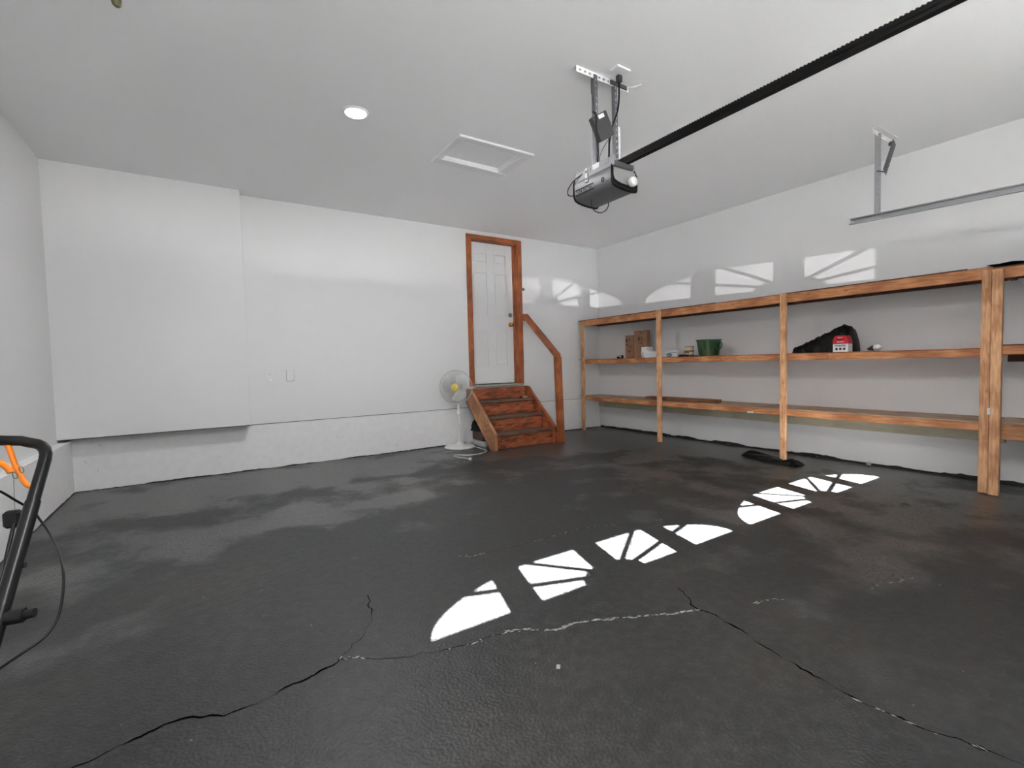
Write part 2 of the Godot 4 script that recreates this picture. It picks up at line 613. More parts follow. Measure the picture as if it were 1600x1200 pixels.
func build_shell() -> void:
	# floor, with UVs laid over the room
	var st := mb()
	var f := func(u: float, v: float) -> Vector3:
		return Vector3(-6.6 + 6.6 * u, 0.0, -0.1 + 6.6 * (1.0 - v))
	st.set_smooth_group(-1)
	quad(st, Vector3(-6.6, 0, 6.5), Vector3(0, 0, 6.5), Vector3(0, 0, -0.1), Vector3(-6.6, 0, -0.1), Vector2(0, 1), Vector2(1, 1), Vector2(1, 0), Vector2(0, 0))
	quad(st, Vector3(-6.6, -0.12, -0.1), Vector3(0, -0.12, -0.1), Vector3(0, -0.12, 6.5), Vector3(-6.6, -0.12, 6.5))
	quad(st, Vector3(-6.6, -0.12, 6.5), Vector3(0, -0.12, 6.5), Vector3(0, 0, 6.5), Vector3(-6.6, 0, 6.5))
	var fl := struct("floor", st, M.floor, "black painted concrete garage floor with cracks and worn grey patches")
	floor_cracks(fl)
	# ceiling with the hatch opening
	st = mb()
	add_box(st, Vector3(-6.7, H, -0.2), Vector3(-3.618, H + 0.15, 6.6), 0.0)
	add_box(st, Vector3(-3.04, H, -0.2), Vector3(0.15, H + 0.15, 6.6), 0.0)
	add_box(st, Vector3(-3.618, H, -0.2), Vector3(-3.04, H + 0.15, 1.865), 0.0)
	add_box(st, Vector3(-3.618, H, 2.265), Vector3(-3.04, H + 0.15, 6.6), 0.0)
	struct("ceiling", st, M.ceil, "flat white painted ceiling")
	# back wall with the door opening
	st = mb()
	rect_hole(st, -6.7, 0.15, 0.491, H + 0.1, -2.355, -1.575, 0.775, 2.80, -0.15, 0.0)
	var wb := struct("wall_back", st, M.wall, "white back wall with the entry door")
	st = mb()
	add_box(st, Vector3(-6.7, -0.1, -0.2), Vector3(0.15, 0.484, -0.010), 0.0)
	struct("wall_back_foundation", st, M.concrete, "painted concrete foundation along the foot of the back wall")
	st = mb()
	add_box(st, Vector3(-6.7, 0.47, -0.15), Vector3(0.15, 0.50, -0.03), 0.0)
	obj("joint_backing", st, M.box_grey, wb)
	# bumped-out box on the left of the back wall
	st = mb()
	add_box(st, Vector3(LEFT - 0.1, 0.503, 0.0), Vector3(-5.062, H + 0.05, 0.152), 0.004)
	struct("wall_back_boxing", st, M.wall, "white boxed-out part of the back wall that stops above the foundation")
	st = mb()
	add_box(st, Vector3(LEFT, 0.497, 0.0), Vector3(-5.07, 0.503, 0.146), 0.0)
	obj("bottom_edge", st, M.box_grey, wb)
	# side walls
	st = mb()
	add_box(st, Vector3(0.0, -0.1, -0.2), Vector3(0.15, H + 0.1, 6.6), 0.0)
	struct("wall_right", st, M.wall, "white right wall behind the shelving")
	st = mb()
	add_box(st, Vector3(LEFT - 0.15, -0.1, -0.2), Vector3(LEFT, H + 0.1, 6.6), 0.0)
	struct("wall_left", st, M.wall, "white left wall")
	st = mb()
	add_box(st, Vector3(LEFT - 0.02, -0.1, -0.02), Vector3(-6.475, 0.478, 6.4), 0.006)
	struct("wall_left_foundation", st, M.concrete, "painted concrete ledge along the foot of the left wall")
	# front wall round the garage door opening
	st = mb()
	add_box(st, Vector3(-6.7, 2.13, DEEP), Vector3(0.15, H + 0.1, DEEP + 0.15), 0.0)
	add_box(st, Vector3(-6.7, -0.1, DEEP), Vector3(-5.78, 2.13, DEEP + 0.15), 0.0)
	add_box(st, Vector3(-0.88, -0.1, DEEP), Vector3(0.15, 2.13, DEEP + 0.15), 0.0)
	struct("wall_front", st, M.wall, "white front wall round the garage door")
	st = mb()
	add_box(st, Vector3(-20, -0.3, 6.5), Vector3(12, -0.02, 40), 0.0)
	struct("driveway", st, M.asphalt, "pale concrete driveway outside the garage door")
	var gp := thing("glint_blocker", "added unseen pillar outside that keeps the glint off one window pane", "pillar", Vector3(-7.54, -0.02, 15.3))  # added only to block the glint on its way to one door pane
	obj("shaft", box(Vector3(-0.145, 0.0, -0.15), Vector3(0.15, 2.1, 0.15), 0.01), M.asphalt, gp)
	obj("cap", box(Vector3(-0.15, 2.1, -0.2), Vector3(0.2, 2.18, 0.2), 0.01), M.asphalt, gp)
	# ragged black edge where the floor paint meets the walls
	seal_strip("trim_1", Vector3(-6.47, 0, 0.0), Vector3(-2.5, 0, 0.0), Vector3(0, 0, 1), 0.002, 0.013, 301)
	seal_strip("trim_2", Vector3(-1.45, 0, 0.0), Vector3(-0.02, 0, 0.0), Vector3(0, 0, 1), 0.003, 0.012, 302)
	seal_strip("trim_3", Vector3(0.0, 0, 0.02), Vector3(0.0, 0, 6.3), Vector3(-1, 0, 0), 0.016, 0.036, 303)
	seal_strip("trim_4", Vector3(-6.475, 0, 0.02), Vector3(-6.475, 0, 6.2), Vector3(1, 0, 0), 0.004, 0.012, 304)

# open cracks as narrow ragged gaps, with paint chipped off along some of them
func floor_cracks(fl: Node3D) -> void:
	var r := RandomNumberGenerator.new()
	r.seed = 77
	var nz := noise(401, 1.0, 4)
	var patch := noise(402, 1.6, 2)
	var cracks := [
		[[[-6.4, 3.9], [-6.0, 4.02], [-5.75, 4.0], [-5.69, 3.98], [-5.57, 3.96], [-5.49, 3.99], [-5.39, 4.02], [-5.27, 3.99], [-5.12, 3.96], [-5.07, 3.93]], 1.0, 0.0],
		[[[-5.07, 3.93], [-4.98, 3.85], [-4.89, 3.72], [-4.85, 3.5]], 0.5, 0.2],
		[[[-5.07, 3.93], [-4.93, 4.02], [-4.83, 4.07], [-4.64, 4.12], [-4.45, 4.14]], 0.45, 0.5],
		[[[-4.45, 4.14], [-4.3, 4.24], [-4.24, 4.25], [-4.15, 4.27], [-4.05, 4.32], [-3.85, 4.42], [-3.73, 4.47]], 0.15, 0.9],
		[[[-3.73, 4.47], [-3.67, 4.53], [-3.56, 4.56], [-3.42, 4.6], [-3.25, 4.68], [-3.12, 4.75], [-2.6, 4.9]], 0.1, 0.5],
		[[[-3.62, 4.3], [-3.66, 4.39], [-3.71, 4.47], [-3.69, 4.55], [-3.7, 4.65], [-3.73, 4.74], [-3.75, 4.87], [-3.76, 4.94], [-3.77, 5.02], [-3.77, 5.19], [-3.72, 5.36], [-3.71, 5.44], [-3.7, 6.3]], 0.9, 0.12],
		[[[-4.3, 3.36], [-4.06, 3.42], [-3.7, 3.43], [-3.34, 3.45], [-3.06, 3.63], [-2.84, 3.61], [-2.27, 3.61]], 0.15, 0.45],
	]
	for ci in cracks.size():
		var P := []
		for q: Array in cracks[ci][0]:
			P.append(Vector3(q[0], 0.0, q[1]))
		var line := curve(P, 14)
		var gap := mb()
		var chips := mb()
		var any := false
		var chipped := false
		var prev := []
		for k in line.size():
			var p: Vector3 = line[k]
			var d: Vector3 = (line[mini(k + 1, line.size() - 1)] - line[maxi(k - 1, 0)]).normalized()
			var side := Vector3(d.z, 0, -d.x)
			p += side * nz.get_noise_2d(p.x * 9.0, p.z * 9.0) * 0.018
			var w: float = 0.0006 + 0.0034 * cracks[ci][1] * clampf(0.6 + nz.get_noise_2d(p.x * 6.0, p.z * 6.0 + 50.0) * 1.6, 0.0, 1.3)
			var now := [p - side * w + Vector3(0, 0.0008, 0), p + side * w + Vector3(0, 0.0008, 0)]
			if k > 0 and cracks[ci][1] > 0.12:
				quad(gap, prev[0], now[0], now[1], prev[1])
				any = true
			prev = now
			var dens: float = cracks[ci][2]
			if patch.get_noise_2d(p.x, p.z) > 0.55 - dens:
				for c in 2:
					if r.randf() < dens:
						var at := p + d * r.randf_range(-0.02, 0.02) + side * r.randf_range(-0.005, 0.005)
						var l := r.randf_range(0.004, 0.016)
						var ww := r.randf_range(0.0015, 0.004)
						var A := at - d * l - side * ww * 0.3
						var B := at + side * ww
						var C := at + d * l + side * ww * 0.4
						var D := at - side * ww
						for v: Array in [[A, B, C], [A, C, D]]:
							var up := Vector3(0, 0.0012, 0)
							var n: float = (v[1] - v[0]).cross(v[2] - v[0]).y
							if n > 0.0:
								tri(chips, v[0] + up, v[1] + up, v[2] + up)
							else:
								tri(chips, v[0] + up, v[2] + up, v[1] + up)
						chipped = true
		if any:
			obj("crack", gap, M.crack, fl)
		if chipped:
			obj("chipped_paint", chips, M.chip, fl).set_meta("kind", "stuff")

func seal_strip(called: String, a: Vector3, b: Vector3, out: Vector3, low: float, high: float, seed_: int) -> void:
	var r := RandomNumberGenerator.new()
	r.seed = seed_
	var n := int(a.distance_to(b) / 0.035)
	var nz := noise(seed_, 0.05, 3)
	var st := mb()
	var prev := []
	for i in n + 1:
		var p := a.lerp(b, float(i) / n)
		var h := lerpf(low, high, clampf(0.5 + nz.get_noise_1d(i * 1.2) * 1.3 + r.randf_range(-0.25, 0.25), 0.0, 1.0))
		var w := h * 0.7 + 0.004
		var now := [p + out * w + Vector3(0, 0.0005, 0), p + out * 0.004 + Vector3(0, h, 0), p + Vector3(0, h, 0) - out * 0.004]
		if i > 0:
			for k in 2:
				if (b - a).cross(out).y < 0.0:
					quad(st, prev[k], now[k], now[k + 1], prev[k + 1])
				else:
					quad(st, now[k], prev[k], prev[k + 1], now[k + 1])
		prev = now
	struct(called, st, M.seal, "ragged black edge of floor paint along the wall")

func ceiling_light(at: Vector3, label: String, power: float) -> void:
	var t := thing("ceiling_light", label, "ceiling light", at)
	var st := mb()
	add_lathe(st, [[0.092, -0.001], [0.090, -0.006], [0.084, -0.010], [0.078, -0.011], [0.076, -0.006], [0.0, -0.005]], 48, Transform3D(Basis(), Vector3.ZERO))
	obj("trim_ring", st, M.trim_white, t)
	st = mb()
	add_lathe(st, [[0.0, -0.024], [0.03, -0.023], [0.055, -0.020], [0.070, -0.014], [0.0745, -0.008], [0.0, -0.007]], 48)
	obj("lens", st, M.lens, t)
	var l := AreaLight3D.new()
	l.name = "lamp_light"
	l.area_size = Vector2(0.13, 0.13)
	l.light_energy = power
	l.area_range = 30.0
	l.area_attenuation = 2.0
	l.shadow_enabled = true
	t.add_child(l)
	l.position = Vector3(0, -0.026, 0)
	l.rotation.x = -PI / 2

func added_globe_light(at: Vector3, label: String, power: float) -> void:  # unseen lamp, added to light the front of the room
	var t := thing("added_globe_lamp", label, "ceiling light", at)
	var st := mb()
	add_lathe(st, [[0.0, -0.055], [0.030, -0.055], [0.045, -0.040], [0.065, -0.020], [0.068, -0.001], [0.0, -0.001]], 32)
	obj("lamp_holder", st, M.trim_white, t)
	st = mb()
	var pr := [[0.0, -0.178]]
	for k in range(1, 15):
		var a := PI * k / 16.0
		pr.append([0.058 * sin(a), -0.120 - 0.058 * cos(a)])
	pr.append([0.018, -0.058])
	add_lathe(st, pr, 32)
	obj("bulb", st, M.lens, t)
	var l := OmniLight3D.new()
	l.name = "lamp_light"
	l.light_energy = power
	l.omni_range = 30.0
	l.omni_attenuation = 2.0
	l.light_size = 0.05
	l.shadow_enabled = true
	t.add_child(l)
	l.position = Vector3(0, -0.120, 0)

# ------------------------------------------------------------------ garage door (behind the camera) and its fan windows
func fan_panes(xc: float) -> Array:
	var out := []
	var yb := 1.70
	var cell := 0.556
	var arch := PackedVector2Array()
	for i in 41:
		var a := PI * i / 40.0
		arch.append(Vector2(xc + 1.012 * cos(a), yb + minf(0.29 * sin(a), 0.262)))
	var hub := PackedVector2Array()
	for i in 25:
		var a := PI * i / 24.0
		hub.append(Vector2(xc + 0.21 * cos(a), yb - 0.01 + 0.105 * sin(a)))
	for k in 4:
		var lo := xc - 1.012 + 0.0 if k == 0 else xc + (k - 2) * cell + 0.087
		var hi := xc + 1.012 if k == 3 else xc + (k - 1) * cell - 0.087
		var pane := PackedVector2Array([Vector2(lo, yb), Vector2(hi, yb), Vector2(hi, yb + 0.3), Vector2(lo, yb + 0.3)])
		var pieces: Array = Geometry2D.intersect_polygons(pane, arch)
		for deg: float in [12.7, 33.0, 147.0, 167.3]:
			var d := Vector2(cos(deg_to_rad(deg)), sin(deg_to_rad(deg)))
			var s := d.orthogonal() * 0.0125
			var o := Vector2(xc, yb)
			var bar := PackedVector2Array([o - s, o + d * 1.4 - s, o + d * 1.4 + s, o + s])
			var next := []
			for p: PackedVector2Array in pieces:
				next.append_array(Geometry2D.clip_polygons(p, bar))
			pieces = next
		var fin := []
		for p: PackedVector2Array in pieces:
			fin.append_array(Geometry2D.clip_polygons(p, hub))
		for p: PackedVector2Array in fin:
			if p.size() >= 3 and not Geometry2D.is_polygon_clockwise(p):
				out.append(p)
			elif p.size() >= 3:
				p.reverse()
				out.append(p)
	return out

func build_garage_door() -> void:
	var g := thing("garage_door", "white sectional garage door with two fan windows behind the camera", "garage door", Vector3(0, 0, DEEP))
	for k in 3:
		obj("section", box(Vector3(-5.78, 0.002 + 0.533 * k, 0.0), Vector3(-0.88, 0.533 * (k + 1), 0.045), 0.004), M.trim_white, g)
	# the top section: solid outside the fan windows, cut by boolean
	var comb := CSGCombiner3D.new()
	comb.name = "window_section"
	var slab := CSGBox3D.new()
	slab.name = "slab"
	slab.size = Vector3(4.9, 0.533, 0.012)
	slab.position = Vector3(-3.33, 1.8655, 0.006)
	slab.material = M.trim_white
	comb.add_child(slab)
	for xc: float in [-4.437, -2.217]:
		for p: PackedVector2Array in fan_panes(xc):
			var c := CSGPolygon3D.new()
			c.name = "opening"
			c.operation = CSGShape3D.OPERATION_SUBTRACTION
			c.polygon = p
			c.mode = CSGPolygon3D.MODE_DEPTH
			c.depth = 0.1
			c.position = Vector3(0, 0, 0.06)
			c.material = M.trim_white
			comb.add_child(c, true)
	g.add_child(comb)

func build_hatch() -> void:
	var t := thing("attic_hatch", "white framed attic hatch set into the ceiling", "attic hatch", Vector3(-3.312, H, 2.05))
	var y0 := -0.018
	for b: Array in [[-0.363, 0.363, 0.215, 0.281], [-0.363, 0.363, -0.281, -0.185]]:
		obj("frame_strip", box(Vector3(b[0], y0, b[2]), Vector3(b[1], 0.0, b[3]), 0.004), M.trim_white, t)
	for b: Array in [[-0.363, -0.304], [0.275, 0.363]]:
		obj("frame_strip", box(Vector3(b[0], y0 + 0.001, -0.185), Vector3(b[1], 0.0, 0.215), 0.004), M.trim_white, t)
	obj("panel", box(Vector3(-0.306, 0.022, -0.186), Vector3(0.272, 0.034, 0.216), 0.002), M.ceil, t)

func build_door() -> void:
	# slab
	var zd := -0.10
	var d := Node3D.new()
	d.name = "door_1"
	d.set_meta("kind", "structure")
	d.set_meta("label", "white six-panel entry door at the top of the steps")
	add_child(d)
	d.position = Vector3(-2.325, 0.797, zd)
	var x1 := 0.722
	var y1 := 1.985
	var cols := [[0.052, 0.285], [0.395, 0.600]]
	var rows := [[0.255, 0.765], [0.955, 1.560], [1.695, 1.832]]
	var st := mb()
	add_box(st, Vector3(0, 0, -0.044), Vector3(x1, y1, -0.010), 0.0)
	var xs := [0.0, cols[0][0], cols[0][1], cols[1][0], cols[1][1], x1]
	for k: int in [0, 2, 4]:
		add_box(st, Vector3(xs[k], 0, -0.012), Vector3(xs[k + 1], y1, 0.0), 0.0015)
	var ys := [0.0, rows[0][0], rows[0][1], rows[1][0], rows[1][1], rows[2][0], rows[2][1], y1]
	for k: int in [0, 2, 4, 6]:
		for c: Array in cols:
			add_box(st, Vector3(c[0], ys[k], -0.012), Vector3(c[1], ys[k + 1], 0.0), 0.0015)
	obj("slab", st, M.door_white, d)
	for c: Array in cols:
		for rr: Array in rows:
			st = mb()
			var lo := Vector3(c[0] + 0.022, rr[0] + 0.022, -0.010)
			var hi := Vector3(c[1] - 0.022, rr[1] - 0.022, -0.002)
			add_box(st, lo, hi, 0.006)
			obj("raised_panel", st, M.door_white, d)
	# knob and deadbolt
	st = mb()
	add_lathe(st, [[0.0, 0.0], [0.032, 0.0], [0.032, 0.004], [0.014, 0.008], [0.012, 0.030], [0.022, 0.038], [0.028, 0.050], [0.026, 0.062], [0.014, 0.069], [0.0, 0.070]], 24, along(Vector3(0.663, 0.846, 0), Vector3(0, 0, 1)))
	obj("knob", st, M.brass, d, "brass door knob")
	st = mb()
	add_lathe(st, [[0.0, 0.0], [0.031, 0.0], [0.031, 0.006], [0.027, 0.016], [0.012, 0.018], [0.0, 0.018]], 24, along(Vector3(0.664, 0.985, 0), Vector3(0, 0, 1)))
	add_box(st, Vector3(0.658, 0.970, 0.016), Vector3(0.670, 1.0, 0.026), 0.002)
	obj("deadbolt", st, M.steel, d, "dull metal deadbolt")
	# wooden jambs and casing
	var fr := Node3D.new()
	fr.name = "door_1_frame"
	fr.set_meta("kind", "structure")
	fr.set_meta("label", "reddish stained wood frame round the white entry door")
	add_child(fr)
	obj("jamb", box(Vector3(-2.355, 0.78, -0.15), Vector3(-2.330, 2.80, 0.004), 0.002), M.trim_wood, fr)
	obj("jamb", box(Vector3(-1.600, 0.78, -0.15), Vector3(-1.575, 2.80, 0.004), 0.002), M.trim_wood, fr)
	obj("jamb", box(Vector3(-2.330, 2.784, -0.15), Vector3(-1.600, 2.80, 0.004), 0.002), M.trim_wood, fr)
	obj("casing", box(Vector3(-2.415, 0.775, 0.0), Vector3(-2.345, 2.795, 0.018), 0.004), M.trim_wood, fr)
	obj("casing", box(Vector3(-1.588, 0.775, 0.0), Vector3(-1.516, 2.795, 0.018), 0.004), M.trim_wood, fr)
	obj("casing", box(Vector3(-2.415, 2.79, 0.0), Vector3(-1.516, 2.846, 0.018), 0.004), M.trim_wood, fr)
	obj("door_stop", box(Vector3(-1.612, 0.80, -0.10), Vector3(-1.600, 2.784, -0.060), 0.001), M.trim_wood, fr)
	obj("weatherstrip", box(Vector3(-1.608, 0.80, -0.110), Vector3(-1.600, 2.784, -0.097), 0.001), M.gasket, fr)
	obj("weatherstrip", box(Vector3(-2.330, 2.778, -0.110), Vector3(-1.600, 2.784, -0.095), 0.001), M.gasket, fr)
	obj("weatherstrip", box(Vector3(-2.330, 0.786, -0.112), Vector3(-1.600, 0.798, -0.096), 0.001), M.gasket, fr)
	obj("threshold", box(Vector3(-2.35, 0.762, -0.14), Vector3(-1.545, 0.787, 0.045), 0.004), M.sill, fr, "worn grey metal threshold")

func build_stairs() -> void:
	var t := thing("entry_steps", "reddish stained wooden steps with four risers below the white door", "steps", Vector3(-2.0, 0, 0))
	var xf_l := Transform3D(Basis(Vector3(0, 0, 1), Vector3(0, 1, 0), Vector3(-1, 0, 0)), Vector3(-2.450 + 2.0, 0, 0))
	var poly := PackedVector2Array([Vector2(0.655, 0.002), Vector2(0.765, 0.002), Vector2(0.765, 0.205), Vector2(0.145, 0.742), Vector2(0.045, 0.748), Vector2(0.045, 0.57)])
	var st := mb()
	add_prism(st, poly, 0.042, xf_l, 0.9)
	obj("stringer", st, M.stringer, t, "sun-faded left side board")
	st = mb()
	var xf_r := xf_l
	xf_r.origin = Vector3(-1.512 + 2.0, 0, 0)
	add_prism(st, poly, 0.042, xf_r, 0.9)
	obj("stringer", st, M.step, t)
	var xa := -0.450
	var xb := 0.446
	var zr := [0.715, 0.505, 0.300, 0.085]
	for k in 4:
		var y0 := 0.004 + 0.195 * k
		obj("riser", box(Vector3(xa, y0, zr[k] - 0.022), Vector3(xb, minf(0.195 * (k + 1) - 0.035, 0.755), zr[k]), 0.003), M.step, t)
		if k < 3:
			obj("tread", box(Vector3(xa, 0.195 * (k + 1) - 0.035, zr[k + 1] - 0.005), Vector3(xb, 0.195 * (k + 1), zr[k] + 0.022), 0.008), M.tread, t)
	# handrail
	var r := thing("handrail", "reddish wooden handrail sloping from the wall to a square post beside the steps", "handrail", Vector3(-1.5, 0, 0.745))
	var lean := Basis(Vector3(0, 0, 1), deg_to_rad(-1.2))
	st = mb()
	add_box(st, Vector3(-0.045, 0.0, -0.02), Vector3(0.045, 1.155, 0.045), 0.004, Transform3D(Basis(Vector3(1, 0, 0), Vector3(-0.03, 1, 0), Vector3(0, 0, 1)), Vector3(0.037, 0.001, 0.024)))
	obj("post", st, M.stain, r)
	st = mb()
	var a := Vector3(-0.008, 1.165, 0.05)
	var b := Vector3(0.022, 1.785, -0.742)
	var zz := (b - a).normalized()
	var xx := Vector3(1, 0, 0)
	var yy := zz.cross(xx).normalized()
	xx = yy.cross(zz).normalized()
	add_box(st, Vector3(-0.052, -0.02, 0.0), Vector3(0.052, 0.02, a.distance_to(b)), 0.004, Transform3D(Basis(xx, yy, zz), a))
	obj("rail", st, M.trim_wood, r)
	st = mb()
	add_box(st, Vector3(-0.005, 1.70, -0.745), Vector3(0.05, 1.76, -0.70), 0.003)
	obj("wall_block", st, M.trim_wood, r)

# ------------------------------------------------------------------ shelving
func build_shelves() -> void:
	var t := thing("storage_shelf", "long three-tier pine storage shelf built along the right wall", "shelf", Vector3(-0.25, 0, 2.4))
	var X := func(x: float) -> float: return x + 0.25
	var Z := func(z: float) -> float: return z - 2.4
	var posts := [[0.106, 0.162, 1.70], [1.580, 1.640, 1.724], [3.156, 3.214, 1.726], [4.652, 4.709, 1.700]]
	for p: Array in posts:
		obj("post", box(Vector3(X.call(-0.492), 0.002, Z.call(p[0])), Vector3(X.call(-0.454), p[2], Z.call(p[1])), 0.004), M.pine, t)
	for lv: Array in [[1.632, 1.718], [1.044, 1.104], [0.474, 0.532]]:
		obj("front_rail", box(Vector3(X.call(-0.453), lv[0], Z.call(0.112)), Vector3(X.call(-0.415), lv[1], Z.call(4.709)), 0.003), M.beam, t)
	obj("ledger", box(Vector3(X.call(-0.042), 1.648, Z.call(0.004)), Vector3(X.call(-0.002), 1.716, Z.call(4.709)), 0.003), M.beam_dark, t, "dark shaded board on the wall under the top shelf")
	obj("ledger", box(Vector3(X.call(-0.042), 1.05, Z.call(0.004)), Vector3(X.call(-0.002), 1.100, Z.call(4.709)), 0.003), M.beam, t)
	obj("ledger", box(Vector3(X.call(-0.030), 0.338, Z.call(0.004)), Vector3(X.call(-0.002), 0.524, Z.call(4.709)), 0.003), M.olive, t, "wide greyish board on the wall under the bottom shelf")
	for z: float in [0.135, 1.61, 3.185, 4.66]:
		for y: Array in [[1.632, 1.712], [1.05, 1.10], [0.474, 0.526]]:
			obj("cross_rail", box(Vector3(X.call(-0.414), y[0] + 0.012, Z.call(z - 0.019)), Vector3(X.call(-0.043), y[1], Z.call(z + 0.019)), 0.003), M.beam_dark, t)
	# shelf boards: thin sheets with the steps where they meet
	for s: Array in [[1.719, 1.725, 0.006, 0.93, -0.452], [1.719, 1.727, 0.934, 2.40, -0.458], [1.719, 1.723, 2.404, 3.18, -0.450], [1.719, 1.727, 3.184, 4.56, -0.455], [1.719, 1.722, 4.564, 4.70, -0.44]]:
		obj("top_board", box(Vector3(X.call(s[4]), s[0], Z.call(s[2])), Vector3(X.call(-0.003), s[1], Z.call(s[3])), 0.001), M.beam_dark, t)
	for s: Array in [[0.006, 2.39], [2.394, 4.70]]:
		obj("middle_board", box(Vector3(X.call(-0.455), 1.105, Z.call(s[0])), Vector3(X.call(-0.003), 1.112, Z.call(s[1])), 0.001), M.stain, t)
	for s: Array in [[0.006, 2.20, 0.537], [2.204, 4.70, 0.545]]:
		obj("bottom_board", box(Vector3(X.call(-0.453), 0.533, Z.call(s[0])), Vector3(X.call(-0.003), s[2], Z.call(s[1])), 0.001), M.ply, t)
	obj("sticker", box(Vector3(X.call(-0.4545), 0.474, Z.call(2.79)), Vector3(X.call(-0.4532), 0.492, Z.call(2.86)), 0.0), M.white_paper, t, "torn white sticker on the bottom front board")
	# the second unit, nearer the garage door
	var u := thing("storage_shelf", "second pine shelf unit butted to the long shelf at the right edge", "shelf", Vector3(-0.28, 0, 5.5))
	var U := func(x: float) -> float: return x + 0.28
	var V := func(z: float) -> float: return z - 5.5
	for p: Array in [[4.716, 4.775, 1.688], [6.20, 6.26, 1.69]]:
		obj("post", box(Vector3(U.call(-0.530), 0.002, V.call(p[0])), Vector3(U.call(-0.492), p[2], V.call(p[1])), 0.004), M.pine, u)
	for lv: Array in [[1.622, 1.700, M.beam], [1.058, 1.124, M.beam], [0.425, 0.540, M.stringer]]:
		obj("front_rail", box(Vector3(U.call(-0.491), lv[0], V.call(4.716)), Vector3(U.call(-0.453), lv[1], V.call(6.26)), 0.003), lv[2], u)
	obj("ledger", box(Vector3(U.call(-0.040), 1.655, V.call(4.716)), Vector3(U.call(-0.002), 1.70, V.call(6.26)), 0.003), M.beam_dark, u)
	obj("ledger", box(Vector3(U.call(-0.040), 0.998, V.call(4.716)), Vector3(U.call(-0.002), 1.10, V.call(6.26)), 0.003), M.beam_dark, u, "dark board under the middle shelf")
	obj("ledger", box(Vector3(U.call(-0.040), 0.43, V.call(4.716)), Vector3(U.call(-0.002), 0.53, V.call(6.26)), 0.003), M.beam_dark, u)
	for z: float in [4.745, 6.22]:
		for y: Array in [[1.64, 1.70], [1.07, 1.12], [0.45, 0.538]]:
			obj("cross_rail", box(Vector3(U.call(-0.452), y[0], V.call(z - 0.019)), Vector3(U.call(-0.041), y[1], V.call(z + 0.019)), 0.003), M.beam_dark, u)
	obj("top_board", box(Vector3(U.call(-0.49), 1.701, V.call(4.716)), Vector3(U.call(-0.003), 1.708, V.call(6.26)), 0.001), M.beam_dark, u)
	obj("middle_board", box(Vector3(U.call(-0.49), 1.125, V.call(4.716)), Vector3(U.call(-0.003), 1.132, V.call(6.26)), 0.001), M.beam_dark, u)
	obj("bottom_board", box(Vector3(U.call(-0.491), 0.541, V.call(4.716)), Vector3(U.call(-0.003), 0.549, V.call(6.26)), 0.001), M.ply, u)
	obj("paper_tag", box(Vector3(U.call(-0.531), 0.61, V.call(4.704)), Vector3(U.call(-0.529), 0.66, V.call(4.722)), 0.0), M.white_paper, u)

# ------------------------------------------------------------------ garage door opener
func perforated(st: SurfaceTool, a: Vector3, b: Vector3, wide: Vector3, up: Vector3, w: float, pitch := 0.05) -> void:
	# an angle iron: a flange along `wide` with slots, and a solid flange along `up`
	var d := (b - a).normalized()
	var l := a.distance_to(b)
	var th := 0.0022
	var xf := Transform3D(Basis(wide.normalized(), up.normalized(), d), a)
	if xf.basis.determinant() < 0:
		xf.basis.x = -xf.basis.x
		xf.origin = a + wide.normalized() * w
	var e := w * 0.33
	add_box(st, Vector3(0, 0, 0), Vector3(e, th, l), 0.0, xf)
	add_box(st, Vector3(w - e, 0, 0), Vector3(w, th, l), 0.0, xf)
	var n := int(l / pitch)
	for k in n + 1:
		var z0 := k * pitch
		add_box(st, Vector3(e, 0, z0), Vector3(w - e, th, minf(z0 + pitch * 0.55, l)), 0.0, xf)

